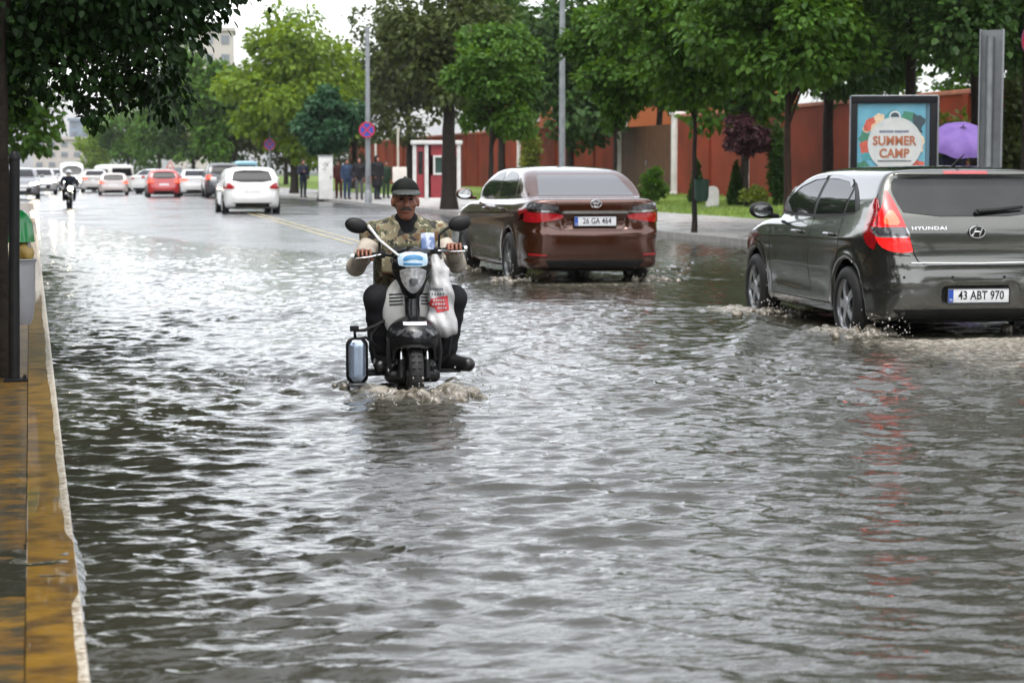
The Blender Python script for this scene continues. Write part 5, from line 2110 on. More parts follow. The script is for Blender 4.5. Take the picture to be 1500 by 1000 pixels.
def clearway_sign(label, px, d, py, r, group=None, off=.09, post=False):
    x, y = at(px, d)
    z = zat(py, d)
    o = thing('road_sign', label, 'road sign', (x, y - off, z), -R(8), group)
    MB().lathe([(0, -.010), (r, -.010), (r, .010), (0, .010)], axis='y', n=36).part('disc', SM['signblue'], o)
    MB().lathe([(r * .82, -.016), (r + .004, -.016), (r + .004, -.0101), (r * .82, -.0101), (r * .82, -.016)], axis='y', n=36).part('red_border', SM['signred'], o)
    m = MB()
    for a in (45, -45):
        m.box((0, -.014 - .002 * (a > 0), 0), (r * 1.66, .004, r * .20), Matrix.Rotation(R(a), 3, 'Y'))
    m.part('red_cross', SM['signred'], o)
    MB().box((0, .03, 0), (.10, .04, .06)).part('bracket', SM['galv2'], o)
    if post:
        MB().tube([(0, .06, -z + .1), (0, .06, r * .9)], .03, 10).part('post', SM['galv'], o)
    return o


def warning_sign(label, px, d, py, s, mat):
    x, y = at(px, d)
    z = zat(py, d)
    o = thing('warning_sign', label, 'road sign', (x, y, .05), 0, 'triangular signs beyond the red car')
    zz = z - .05
    tri = lambda k: [(-s * k, zz - s * .58 * k), (s * k, zz - s * .58 * k), (0, zz + s * 1.15 * k)]
    MB().prism(tri(1), -.01, .01, 'y').part('triangle', mat, o, False)
    MB().prism(tri(.62), -.016, -.0101, 'y').part('sign_face', SM['signwhite'], o, False)
    MB().tube([(0, .03, 0), (0, .03, zz)], .03, 8).part('post', SM['galv'], o)
    return o


WALLX = 24.0


def wall_y(px):
    return WALLX / math.tan(YAW + math.atan((px - 750) / FPX))


def build_wall():
    brick = M('red_render', (.225, .036, .012), .75, noise=(.7, (.13, .024, .009)), bump=(14, .35, .02))
    cap = M('wall_coping', (.40, .16, .10), .7, noise=(3, (.3, .12, .08)))
    white = M('white_pillar_paint', (.72, .69, .66), .6, noise=(2.5, (.58, .55, .50)), bump=(18, .2))
    brown = M('brown_gate_board', (.115, .058, .030), .6, noise=(2.5, (.080, .042, .024)))
    ys = {'p1': wall_y(1098), 'gr': wall_y(993), 'gl': wall_y(908), 'p2': wall_y(765), 'p3': wall_y(622), 'p4': wall_y(555), 'p5': wall_y(515)}
    segs = [(6, ys['p1'], 'red rendered wall behind the lawn nearest the advertising box'),
            (ys['p1'], ys['gr'], 'red rendered wall with pilasters between the ivy post and the brown gate'),
            (ys['gl'], ys['p2'], 'red rendered wall left of the brown gate behind the dark saloon'),
            (ys['p2'], ys['p3'], 'red rendered wall standing behind the guard booth and thick tree'),
            (ys['p3'], ys['p5'], 'red rendered wall far off behind the standing pedestrians')]
    base, H = .30, 3.05
    for a, b, lab in segs:
        o = thing('wall', lab, 'wall', (WALLX, (a + b) / 2, base), 0, 'red wall sections')
        L = b - a - .46
        MB().box((0, 0, H / 2), (.25, L, H)).part('wall_panel', brick, o, False)
        MB().box((0, 0, H + .06), (.36, L, .12), bev=.015).part('coping', cap, o)
        n = max(1, int(L / 3.2))
        for k in range(1, n):
            MB().box((-.16, -L / 2 + L * k / n, H / 2), (.08, .30, H - .01)).part('pilaster', brick, o, False)
    for k, (nm, lab) in enumerate((('p1', 'white wall pillar half hidden by ivy right of the plum tree'), ('gr', 'tall white gate pillar right of the brown gate'),
                                   ('gl', 'white gate pillar left of the brown gate behind a thin trunk'), ('p2', 'white wall pillar above the roof of the brown saloon'),
                                   ('p3', 'white wall pillar beside the guard booth'), ('p4', 'cream wall pillar behind the pedestrians in black'),
                                   ('p5', 'cream wall pillar behind the pedestrian in blue'))):
        o = thing('pillar', lab, 'pillar', (WALLX, ys[nm], base), 0, 'white wall pillars')
        h = 3.15 if nm != 'p1' else 2.2
        MB().box((0, 0, h / 2), (.46, .46, h), bev=.012).part('shaft', white, o)
        MB().box((0, 0, h + .06), (.58, .58, .12), bev=.02).part('cap', white, o)
        MB().box((0, 0, .12), (.54, .54, .24), bev=.015).part('plinth', white, o)
    a, b = ys['gr'] + .24, ys['gl'] - .24
    o = thing('gate', 'wide brown boarded gate between two white pillars', 'gate', (WALLX, (a + b) / 2, base), 0)
    for s in (-1, 1):
        m = MB()
        W = (b - a) / 2 - .06
        n = 14
        for k in range(n):
            m.box((0, s * (.04 + W * (k + .5) / n), 1.45), (.05 + .006 * (k % 2), W / n - .015, 2.75))
        m.part('gate_leaf', brown, o, False)
        m = MB()
        for z in (.3, 1.5, 2.6):
            m.box((.05, s * (.04 + W / 2), z), (.05, W, .12))
        m.part('gate_rail', brown, o, False)
    MB().box((-.06, .1, 1.35), (.05, .04, .22), bev=.01).part('gate_handle', SM['galv2'], o)
    # a rendered house behind the wall
    o = thing('house', 'orange red rendered house with pale cornice rising behind the brown gate', 'house', (31, 105, .4), 0)
    MB().box((0, 0, 2.9), (9, 26, 5.8)).part('house_wall', M('orange_render', (.36, .11, .04), .8, noise=(.6, (.30, .085, .03))), o, False)
    MB().box((0, 0, 5.92), (9.6, 26.6, .24), bev=.04).part('cornice', white, o)
    MB().prism([(-4.9, 6.045), (4.9, 6.045), (0, 8.2)], -13.4, 13.4, 'y').part('roof', M('roof_tile', (.16, .06, .035), .8, noise=(5, (.11, .04, .025))), o, False)
    for k in range(6):
        y = -10.5 + 4.2 * k
        for z in (1.5, 4.3):
            w = MB()
            w.box((-4.53, y, z), (.10, 1.3, 1.5), bev=.01)
            wo = w.part('window_frame', white, o)
            MB().box((-4.585, y, z), (.02, 1.1, 1.3)).part('window_pane', CM['glass'], wo, False)


def build_booth():
    d = 72
    x, y = at(640, d)
    o = thing('guard_booth', 'small red and white guard booth with one window beside the thick tree', 'booth', (x, y, .12), -R(10))
    red = M('booth_red', (.33, .035, .045), .45, noise=(4, (.27, .03, .036)))
    wh = M('booth_white', (.74, .73, .71), .5, noise=(4, (.62, .61, .58)))
    W, D, H = 1.55, 1.5, 2.15
    MB().box((0, D / 2, .14), (W + .12, D + .12, .28), bev=.01).part('base', wh, o)
    m = MB()
    m.box((.26, 0, .68), (W - .62, .06, .80))
    m.box((.26, 0, 1.95), (W - .62, .06, .38))
    m.box((W / 2, D / 2, 1.21), (.06, D - .06, 1.86))
    m.box((-W / 2, D / 2, 1.21), (.06, D - .06, 1.86))
    m.box((0, D, 1.21), (W - .06, .06, 1.86))
    m.part('wall_panel', red, o, False)
    MB().box((0, D / 2, H + .06), (W + .25, D + .3, .14), bev=.03).part('roof', wh, o)
    m = MB()
    for xx in (-W / 2, -W / 2 + .42, W / 2):
        m.box((xx, -.02, 1.21), (.13, .12, 1.88))
    m.part('corner_posts', wh, o, False)
    fr = MB()
    x0, x1, z0, z1 = -.12, .66, 1.08, 1.76
    for a, b, c, e in ((x0, x1, z0, z0 + .07), (x0, x1, z1 - .07, z1)):
        fr.box(((a + b) / 2, -.035, (c + e) / 2), (b - a, .07, e - c))
    for a, b in ((x0, x0 + .07), (x1 - .07, x1)):
        fr.box(((a + b) / 2, -.033, (z0 + z1) / 2), (b - a, .066, z1 - z0 - .14))
    w = fr.part('window', wh, o, False)
    MB().box(((x0 + x1) / 2, -.012, (z0 + z1) / 2), (x1 - x0 - .14, .02, z1 - z0 - .14)).part('window_pane', M('booth_glass', (.05, .09, .075), .06, coat=.5), w, False)
    dr = MB().box((-W / 2 + .21, -.005, 1.18), (.27, .05, 1.80), bev=.006).part('door', red, o)
    MB().box((-W / 2 + .21, -.034, 1.5), (.17, .012, .8)).part('door_pane', CM['glass'], dr, False)


def build_lightbox():
    d = 31.5
    x, y = at(1306, d)
    rz = -R(20)
    o = thing('advertising_box', 'black framed advertising light box with a blue summer camp poster on the pavement', 'billboard', (x, y, .12), rz)
    W, H, D = 1.30, 1.75, .18
    zc = zat(143, d) - .12 - H / 2
    f = MB()
    t = .10
    f.box((0, 0, zc + H / 2 - t / 2), (W, D, t), bev=.008)
    f.box((0, 0, zc - H / 2 + t / 2), (W, D, t), bev=.008)
    for s in (-1, 1):
        f.box((s * (W / 2 - t / 2), .001, zc), (t, D - .004, H - 2 * t), bev=.006)
    f.part('frame', M('black_frame', (.010, .010, .012), .5, spec=.2), o)
    tr = MB()
    for s in (-1, 1):
        tr.tube([(s * (W / 2 + .012), -D / 2, zc - H / 2), (s * (W / 2 + .012), -D / 2, zc + H / 2 + .012)], .012, 8)
    tr.tube([(-W / 2, -D / 2, zc + H / 2 + .012), (W / 2, -D / 2, zc + H / 2 + .012)], .012, 8)
    tr.part('edge_trim', SM['galv'], o)
    MB().box((0, 0, (zc - H / 2) / 2), (.30, .14, zc - H / 2)).part('plinth', M('plinth', (.03, .03, .032), .4), o)
    MB().box((0, .04, zc), (W - .18, .02, H - .18)).part('back_panel', SM['galv2'], o, False)
    pw, ph = W - .27, H - .20
    px0 = -.035
    y0 = -D / 2 + .045
    ps = MB().box((px0, y0, zc), (pw, .006, ph)).part('poster', M('poster_blue', (.10, .34, .46), .35, noise=(4, (.16, .42, .52))), o, False)
    MB().box((W / 2 - .135, y0, zc), (.05, .004, ph)).part('side_strip', M('strip_blue', (.10, .20, .27), .35), o, False)
    top = zc + ph / 2
    cz = top - .50

    def flat(poly, lay):
        return MB().prism([(px0 + u, cz + v) for u, v in poly], y0 - .004 - .002 * lay - .001, y0 - .004 - .002 * lay, 'y')
    circ = lambda cx, cy, r, n=40, e=1.0: [(cx + r * math.cos(q), cy + e * r * math.sin(q)) for q in np.linspace(0, 2 * math.pi, n + 1)[:-1]]
    rng = random.Random(4)
    cols = [('poster_green', (.04, .16, .10)), ('poster_red', (.42, .08, .05)), ('poster_sand', (.55, .42, .28)), ('poster_teal', (.05, .24, .26)), ('poster_dark', (.03, .05, .06))]
    cols = [M(n, c, .4, noise=(9, tuple(min(1, q * 1.5) for q in c))) for n, c in cols]

    def blob(cx, cy, rx, ry, a):
        pts = []
        for q in np.linspace(0, 6.283, 15)[:-1]:
            r = 1 + rng.uniform(-.28, .28)
            u, v = rx * r * math.cos(q), ry * r * math.sin(q)
            pts.append((cx + u * math.cos(a) - v * math.sin(a), cy + u * math.sin(a) + v * math.cos(a)))
        return [(max(-pw / 2 + .005, min(pw / 2 - .005, u)), max(-.9, min(.60, v))) for u, v in pts]
    lay = 1
    for ci, cx, cy, rx, ry, a in ((2, -.24, .22, .20, .10, .7), (1, -.33, .20, .10, .055, .6), (1, -.36, .13, .06, .05, .3), (0, -.40, -.02, .10, .09, .2), (1, -.38, -.17, .09, .11, .5),
                                  (3, -.33, -.30, .10, .07, .1), (0, .27, .30, .13, .07, -.5), (4, .40, .22, .10, .12, .3), (4, .36, .10, .10, .10, .1), (2, .42, -.08, .07, .16, 0),
                                  (3, .0, .33, .09, .06, .2), (0, -.42, -.50, .1, .12, .2), (1, .40, -.45, .1, .1, .2)):
        flat(blob(cx, cy, rx, ry, a), lay).part('poster_picture', cols[ci], ps, False)
        lay += .25
    flat(circ(.05, .30, .085), 6).part('poster_picture', M('poster_pale', (.62, .66, .66), .4), ps, False)
    flat(circ(.05, .295, .065), 7).part('poster_picture', cols[4], ps, False)
    flat(circ(.055, -.12, .41, 48, 1.0), 8).part('poster_disc', M('poster_disc', (.62, .63, .60), .4, noise=(6, (.52, .55, .54))), ps, False)
    tx = M('poster_lettering', (.36, .11, .05), .5, noise=(14, (.46, .16, .07)))
    for s, v, size in (('SUMMER', -.075, .190), ('CAMP', -.265, .190)):
        t = text_mesh(s, size, .002, .88, 1.02, .006)
        t.transform(Matrix.Translation((px0 + .045, y0 - .026, cz + v)))
        part('lettering', t, tx, ps, False)
    m = MB()
    for w0, w1 in ((-.18, .01), (.05, .24)):
        u = w0
        while u < w1:
            m.prism([(px0 + u, cz + .055), (px0 + u + .020, cz + .055), (px0 + u + .020, cz + .088), (px0 + u, cz + .088)], y0 - .025, y0 - .023, 'y')
            u += .027
    m.part('small_lettering', M('poster_small_print', (.08, .10, .20), .5), ps, False)
    m = MB()
    u = -.20
    while u < .30:
        m.prism([(px0 + u, cz - .39), (px0 + u + .016, cz - .39), (px0 + u + .016, cz - .365), (px0 + u, cz - .365)], y0 - .025, y0 - .023, 'y')
        u += .022
    m.part('small_lettering', M('poster_small_print', (.08, .10, .10), .5), ps, False)


def build_umbrella(x, y, z, rz):
    o = thing('umbrella', 'open purple umbrella held up behind the grey hatchback', 'umbrella', (x, y, z), rz)
    o.rotation_euler = (R(27), R(-14), rz)
    V, F = [(0, 0, .0)], []
    n, m = 8, 6
    Rr, Hh = .56, .27
    for j in range(1, m + 1):
        f = j / m
        for k in range(n * 4):
            a = 2 * math.pi * k / (n * 4)
            sc = 1 - .10 * f * (math.sin(a * n / 2) ** 2)
            r = Rr * math.sin(f * 1.25) / math.sin(1.25) * sc
            V.append((r * math.cos(a), r * math.sin(a), -Hh * (1 - math.cos(f * 1.35)) / (1 - math.cos(1.35))))
    N = n * 4
    for k in range(N):
        F.append((0, 1 + k, 1 + (k + 1) % N))
        for j in range(m - 1):
            a = 1 + j * N
            F.append((a + k, a + N + k, a + N + (k + 1) % N, a + (k + 1) % N))
    mb = MB()
    mb.add(V, F)
    mb.add([(p[0] * .985, p[1] * .985, p[2] - .006) for p in V], [f[::-1] for f in F])
    mb.part('canopy', M('purple_cloth', (.20, .125, .36), .7, noise=(5, (.15, .09, .29))), o)
    ri = MB()
    for k in range(n):
        a = 2 * math.pi * k / n
        ri.tube([(r * math.cos(a), r * math.sin(a), zz + .004) for r, zz in ((.02, .0), (.30, -.075), (.55, -.265))], .005, 5)
    ri.part('ribs', CM['dark'], o)
    MB().tube([(0, 0, .06), (0, 0, -.80)], .008, 8).part('shaft', CM['dark'], o)
    MB().tube([(0, 0, -.80), (0, 0, -.92)], .014, 8).part('handle', CM['black'], o)


def build_column():
    d = 30
    x, y = at(1447, d)
    o = thing('steel_column', 'galvanised steel column of channel section rising into the leaves on the right', 'column', (x, y, .12), -R(30))
    H = zat(46, 30) - .12
    m = MB()
    m.box((-.16, 0, H / 2), (.02, .22, H), bev=.004)
    m.box((.16, 0, H / 2), (.02, .22, H), bev=.004)
    m.part('flange', SM['galv'], o, False)
    MB().box((0, .04, H / 2), (.30, .02, H - .01)).part('web', SM['galv2'], o, False)
    MB().tube([(-.02, -.02, 0), (-.02, -.02, H - .1)], .055, 12).part('inner_pipe', SM['galv'], o)
    MB().box((0, 0, .02), (.6, .5, .04), bev=.006).part('base_plate', SM['galv2'], o)
    return o


def build_left_bits():
    x, y = ground(21, 556, .03)
    o = thing('post', 'slim black post leaning slightly on the wet orange paving at left', 'post', (x, y, .02), 0)
    MB().tube([(0, 0, 0), (.012, 0, .7), (.030, 0, 1.42)], [.036, .034, .032], 14).part('shaft', CM['black'], o)
    MB().lathe([(0, 1.455), (.02, 1.45), (.036, 1.425), (.036, 1.40)], c=(.030, 0, 0), n=14).part('cap', CM['black'], o)
    MB().box((.01, 0, .01), (.15, .15, .02), bev=.004).part('base_plate', CM['dark'], o)
    for sx in (-1, 1):
        for sy in (-1, 1):
            MB().lathe([(0, .036), (.010, .034), (.011, .02)], c=(.01 + sx * .055, sy * .055, 0), n=8).part('bolt', CM['dark'], o)
    # litter bin on the back of the post
    d = 13.9
    bx, by = at(24, d)
    z0, z1 = zat(475, d), zat(380, d)
    o = thing('litter_bin', 'pale grey litter bin with a green hood hanging behind the black post', 'bin', (bx, by, z0), 0)
    h = z1 - z0
    grey = M('grey_bin_plastic', (.42, .42, .44), .4, noise=(4, (.34, .34, .35)))
    MB().lathe([(0, 0), (.085, 0), (.105, .05), (.118, .16), (.125, h), (.131, h), (.131, h - .02), (.120, h - .02), (.10, .06), (0, .03)], n=28, sy=.8).part('body', grey, o)
    MB().tube([(.132 * math.cos(a), .106 * math.sin(a), h) for a in np.linspace(0, 6.283, 29)], .008, 6, False).part('rim', grey, o)
    gm = M('green_bin_hood', (.012, .32, .07), .25, coat=.4, noise=(5, (.01, .24, .05)))
    zt = zat(306, d) - z0
    zb = zat(354, d) - z0
    MB().lathe([(0, zt), (.05, zt - .008), (.09, zt - .04), (.112, zt - .10), (.122, zb + .02), (.124, zb), (.112, zb), (.10, zt - .11), (0, zt - .03)], n=28, sy=.85).part('hood', gm, o)
    m = MB()
    for a in (70, 200, 320):
        c, s = math.cos(R(a)), math.sin(R(a))
        m.box((.112 * c, .09 * s, (zb + h) / 2), (.02, .02, zb - h + .03))
    m.part('hood_stays', grey, o)
    MB().box((-.01, -.15, h * .55), (.05, .12, .04)).part('bracket', CM['dark'], o)
    f = Field((-.12, -.12, h - .06), (.16, .12, zb + .04), .008)
    f.ell((.050, -.02, (h + zb) / 2), (.066, .06, (zb - h) / 2 + .01), .02)
    f.ell((.075, -.05, (h + zb) / 2 - .02), (.04, .04, .05), .02)
    f.cap((.03, -.02, (h + zb) / 2), (.0, .0, h - .02), .05, .04, .02)
    X, Y, Z = f.ax[0][:, None, None], f.ax[1][None, :, None], f.ax[2][None, None, :]
    f.F = (f.F + .004 * np.sin(70 * X + 40 * Z) * np.sin(60 * Y)).astype(np.float32)
    bg = part('rubbish_bag', f.mesh('rubbish_bag'), M('yellow_bag', (.50, .36, .10), .4, noise=(14, (.40, .27, .06))))
    tag(bg, 'small yellow rubbish bag stuffed under the green hood of the bin', 'bag')
    bg.location = (bx, by, z0)


def build_far_buildings():
    blue = M('tower_blue_grey', (.20, .24, .30), .5, noise=(.05, (.17, .21, .26)))
    pale = M('pale_facade', (.46, .43, .39), .8, noise=(.1, (.40, .37, .33)))
    fgl = M('far_window', (.16, .18, .20), .3)
    for name, lab, px, w, dep, top, mat, d, rows, cols in (
            ('tower_block', 'blue grey tower block far beyond the end of the street', 120, 3.0, 6, 178, blue, 300, 7, 2),
            ('apartment_building', 'pale apartment block to the left of the far tower', 88, 7, 8, 205, pale, 290, 4, 4),
            ('apartment_building', 'pale apartment building showing between the trees under the sky', 298, 7.5, 8, 48, pale, 240, 8, 4)):
        x, y = at(px, d)
        z = zat(top, d)
        o = thing(name, lab, 'building', (x, y, 0), -R(6))
        MB().box((0, dep / 2, z / 2), (w, dep, z)).part('facade', mat, o, False)
        MB().box((0, dep / 2, z + .2), (w + .5, dep + .5, .4)).part('roof_slab', mat, o, False)
        for r in range(rows):
            for c in range(cols):
                wx = -w / 2 + w * (c + .5) / cols
                wz = z * (r + .55) / rows
                MB().box((wx, -.04, wz), (w / cols * .5, .10, z / rows * .45)).part('window', fgl, o, False)


def street_mats():
    D = {}
    D['galv'] = M('galvanised_steel', (.30, .32, .33), .5, metal=.4, noise=(5, (.22, .24, .25)), bump=(30, .1))
    D['galv2'] = M('dull_steel', (.22, .235, .24), .5, metal=.5, noise=(5, (.17, .18, .19)))
    D['signblue'] = M('sign_blue', (.03, .06, .36), .4)
    D['signred'] = M('sign_red', (.45, .02, .06), .4)
    D['signwhite'] = M('sign_white', (.62, .60, .58), .4)
    return D
# ------------------------------------------------------------------ splashes
def splash(lo, hi, blobs, h=.012, seed=1):
    """blobs: (x, y, z, radius, upward stretch); lumpy thrown water"""
    rng = np.random.default_rng(seed)
    f = Field(lo, hi, h)
    for x, y, z, r, s in blobs:
        f.ell((x, y, z), (r, r, r * s), r * .5)
    X, Y, Z = f.ax[0][:, None, None], f.ax[1][None, :, None], f.ax[2][None, None, :]
    n = 0
    for i in range(14):
        k = rng.normal(0, 1, 3)
        k = k / np.linalg.norm(k) * rng.uniform(30, 120)
        n = n + np.sin(k[0] * X + k[1] * Y + k[2] * Z + rng.uniform(0, 6.28)) * 26 / np.linalg.norm(k)
    f.F = (f.F + .0058 * n).astype(np.float32)
    return f.mesh('splash', 0)


def drops(rng, c, spread, n, r0, r1, up):
    bm = bmesh.new()
    bmesh.ops.create_icosphere(bm, subdivisions=1, radius=1)
    bv = np.array([v.co for v in bm.verts])
    bf = np.array([[v.index for v in f.verts] for f in bm.faces])
    bm.free()
    P = np.array(c) + rng.normal(0, 1, (n, 3)) * np.array(spread)
    P[:, 2] = np.abs(rng.exponential(up, n)) + .005
    r = np.exp(rng.uniform(math.log(r0), math.log(r1), n))
    st = rng.uniform(.8, 1.8, (n, 1, 1)) * np.array([0, 0, 1]) + np.array([1, 1, 0])
    V = P[:, None, :] + bv[None] * r[:, None, None] * st
    F = bf[None] + (np.arange(n) * len(bv))[:, None, None]
    return V.reshape(-1, 3), F.reshape(-1, 3)


def build_splashes():
    wat = M('thrown_water', (.27, .235, .185), .15, noise=(38, (.10, .088, .064), .38, .60), bump=(80, .5, .006), spec=.6)
    drp = M('water_drops', (.42, .40, .36), .08, spec=.7)
    rx, ry = RIDER
    rng = np.random.default_rng(2)
    B = []
    for i in range(70):       # in front of the scooter wheel
        a = rng.uniform(-1.9, 1.9)
        r = rng.uniform(.13, .30)
        B.append((rx + .03 + r * math.sin(a) * 1.15, ry - .26 - r * .75 * math.cos(a), rng.uniform(-.015, .035), rng.uniform(.014, .036), rng.uniform(.7, 1.5)))
    for x, s in ((-.09, .050), (.11, .052), (.02, .04), (-.17, .036), (.19, .034)):
        B.append((rx + .03 + x, ry - .36, .026, s, 1.15))
    structure('splash', splash((rx - .7, ry - .8, -.06), (rx + .7, ry + .3, .22), B, .009, 3), wat, True, 'stuff')
    B = []
    for i in range(40):       # beside the footboard
        s = rng.choice([-1, 1])
        t = rng.uniform(0, 1)
        B.append((rx + s * (.24 + .16 * t + rng.normal(0, .03)), ry + .1 + .55 * t, rng.uniform(-.02, .015), rng.uniform(.018, .040), .8))
    structure('splash', splash((rx - .65, ry - .2, -.06), (rx + .65, ry + 1.0, .15), B, .013, 4), wat, True, 'stuff')
    V, F = drops(rng, (rx + .02, ry - .40, 0), (.24, .14, 0), 140, .003, .008, .05)
    structure('spray', np_mesh('spray', V, F), drp, True, 'stuff')
    for (cx, cy, cz, rz), axles, sd, amp in ((HATCH_AT, HATCH['axles'], 11, 1.0), (SEDAN_AT, SEDAN['axles'], 21, .7)):
        rot = Matrix.Rotation(R(rz), 3, 'Z')
        rng = np.random.default_rng(sd)
        B, DV, DF, nv = [], [], [], 0
        for wy in axles:
            for s in (-1, 1):
                for i in range(int(46 * amp)):
                    t = abs(rng.normal(0, .30))
                    side = rng.normal(.03, .11) * (1 + t)
                    p = rot @ Vector((s * (.80 + side), wy - .22 - t, 0)) + Vector((cx, cy, 0))
                    B.append((p.x, p.y, rng.uniform(-.02, .045) * amp, rng.uniform(.020, .055), rng.uniform(.6, 1.1)))
                for i in range(int(20 * amp)):
                    p = rot @ Vector((s * (.93 + abs(rng.normal(0, .07))), wy + rng.uniform(-.3, .34), 0)) + Vector((cx, cy, 0))
                    B.append((p.x, p.y, rng.uniform(-.02, .025), rng.uniform(.020, .045), .8))
                q = rot @ Vector((s * .80, wy - .48, 0)) + Vector((cx, cy, 0))
                v, f = drops(rng, (q.x, q.y, 0), (.16, .22, 0), int(110 * amp), .003, .010, .085)
                DV.append(v)
                DF.append(f + nv)
                nv += len(v)
        P = np.array([b[:3] for b in B])
        lo, hi = P.min(0) - .1, P.max(0) + .1
        lo[2], hi[2] = -.06, .16
        structure('splash', splash(lo, hi, B, .020, sd), wat, True, 'stuff')
        structure('spray', np_mesh('spray', np.concatenate(DV), np.concatenate(DF)), drp, True, 'stuff')
# ------------------------------------------------------------------ the scene
HAZE = .00016
EXPOSURE = 0.2
SKY_LOW, SKY_HIGH = 4.6, 2.9
WAVE_SLOPE = .19
RIDER = (2.245, 12.15)
RIDER_Z, RIDER_ROT = -.10, 6.0
GRIP_L, GRIP_R = (-.288, .265, .93), (.268, .265, .965)
SEDAN_AT = (6.60, 23.7, -.055, 0.0)
HATCH_AT = (7.44, 15.2, -.08, -3.4)
CARS_WAKE = [(HATCH_AT[0], HATCH_AT[1], 4.0, 1.0), (SEDAN_AT[0], SEDAN_AT[1], 3.0, .6)]

build_world()
build_camera()
build_ground()
CM = common_mats()
CM['rearglass'] = M('rear_glass', (.05, .052, .055), .05, spec=1.0, coat=1.0)
CM['farglass'] = M('far_car_glass', (.008, .009, .010), .10, spec=.25)
CM['smoke'] = M('smoked_lens', (.10, .10, .105), .10, coat=1, noise=(30, (.05, .05, .055)))
CM['deflector'] = M('smoked_plastic', (.03, .03, .032), .12, coat=.8)
CM['satin'] = M('satin_trim', (.55, .55, .54), .25, metal=.9)
CM['glow'] = M('lit_lamp', (.55, .06, .03), .1, coat=1, emit=((1.0, .16, .05), 1.1))
CM['farlit'] = M('lit_tail_lamp', (.5, .02, .02), .2, emit=((1.0, .10, .05), 2.2))
CM['headlit'] = M('lit_headlamp', (.8, .8, .75), .2, emit=((1.0, .86, .62), 45))
CM['headglass'] = M('headlamp_glass', (.62, .63, .64), .07, metal=.35, coat=1, noise=(45, (.34, .35, .36)))
CM['redlit'] = M('brake_lamp_red', (.30, .005, .008), .10, coat=.5, noise=(30, (.20, .003, .006)), emit=((1.0, .018, .014), 1.0))
SM = street_mats()
PM = people_mats()

build_sedan()
build_hatch()
build_scooter()
build_rider()
build_bag()


def G3(px, d, z=0.02):
    x, y = at(px, d)
    return (x, y, z)


# traffic in the distance

far_car('hatchback', 'white hatchback with black rear window driving away in the middle distance', HATCH, G3(371, 62, .0), -R(1), (.74, .74, .73))
far_car('hatchback', 'bright red hatchback with lit tail lamps among the far traffic', HATCH, G3(242, 99), -R(1), (.42, .022, .02), rearlit=1, scale=(.92, .92, .94))
far_car('sedan', 'white saloon driving away just right of the red hatchback', SEDAN, G3(289, 104), -R(1), (.72, .71, .70), rearlit=1, scale=(.95, .95, .96))
far_car('off_roader', 'dark grey off-roader half hidden behind the white hatchback', HATCH, G3(330, 98), -R(1), (.045, .05, .055), rearlit=1, scale=(1, 1, 1.16))
far_car('van', 'light blue and white delivery van beyond the white hatchback', VAN, G3(362, 118), -R(1), (.24, .46, .58), scale=(.78, .78, .82))
far_car('minibus', 'white minibus with dark windows among the far traffic', VAN, G3(181, 128), R(14), (.62, .61, .57), scale=(.9, .9, .74))
far_car('sedan', 'white saloon turned sideways between the minibus and the red hatchback', SEDAN, G3(207, 114), -R(38), (.72, .72, .70), scale=(.95, .95, .98))
far_car('hatchback', 'silver pink hatchback with lit tail lamps left of the sideways saloon', HATCH, G3(168, 108), -R(2), (.46, .40, .38), rearlit=1, scale=(.9, .9, .82))
far_car('sedan', 'silver saloon with lit tail lamps farthest left of the cars driving away', SEDAN, G3(141, 122), -R(2), (.55, .52, .50), rearlit=1, scale=(.95, .95, .95))
for px, d, spec, col, sc, lab, nm in ((33, 100, HATCH, (.16, .16, .17), 1.0, 'grey hatchback with headlamps on, nearest of the oncoming cars at far left', 'hatchback'),
                                      (62, 118, SEDAN, (.40, .40, .40), 1.0, 'pale saloon with headlamps on beside the far motorcyclist', 'sedan'),
                                      (84, 142, HATCH, (.30, .28, .27), 1.0, 'brownish hatchback with headlamps on behind the far motorcyclist', 'hatchback')):
    far_car(nm, lab, spec, G3(px, d), R(180), col, frontlit=1, scale=(sc, sc, sc), group='oncoming cars with headlamps on')
far_car('van', 'white van with headlamps on directly behind the far motorcyclist', VAN, G3(106, 135), R(180), (.74, .75, .76), frontlit=1, scale=(.85, .85, .80))
mp = G3(105, 72, -.01)
mo = motorcycle(mp, R(4))
mc = motorcyclist(mp, R(4))
mo.scale = mc.scale = (.80, .80, .80)

# signs, lamps, booth, walls
lamp_post('tall grey lamp post rising behind the brown saloon', 823, 51, 8.2, .085, .06)
lamp_post('grey lamp post carrying a round sign beside the group of pedestrians', 540, 76, 6.5, .11, .075, arm=False)
lamp_post('grey lamp post carrying a round sign beyond the white hatchback', 397, 112, 4.6, .09, .06, arm=False)
lamp_post('thin grey pole at the kerb on the far left', 21, 60, 2.2, .045, .04, z=.03, arm=False)
clearway_sign('round blue no stopping sign with red cross on the lamp post by the pedestrians', 538, 75.8, 191, .29, 'round no stopping signs')
clearway_sign('round blue no stopping sign with red cross on the far lamp post', 396, 111.8, 212, .31, 'round no stopping signs')
clearway_sign('round blue no stopping sign cut by the right edge of the picture', 1519, 27, 62, .31, 'round no stopping signs', post=True)
warning_sign('red triangular warning sign standing behind the red hatchback', 251, 128, 243, .27, M('sign_orange', (.55, .10, .06), .4))
warning_sign('small grey triangular sign seen from behind beyond the white saloon', 278, 132, 243, .20, SM['galv2'])
build_wall()
build_booth()
build_lightbox()
build_column()
build_left_bits()
build_far_buildings()

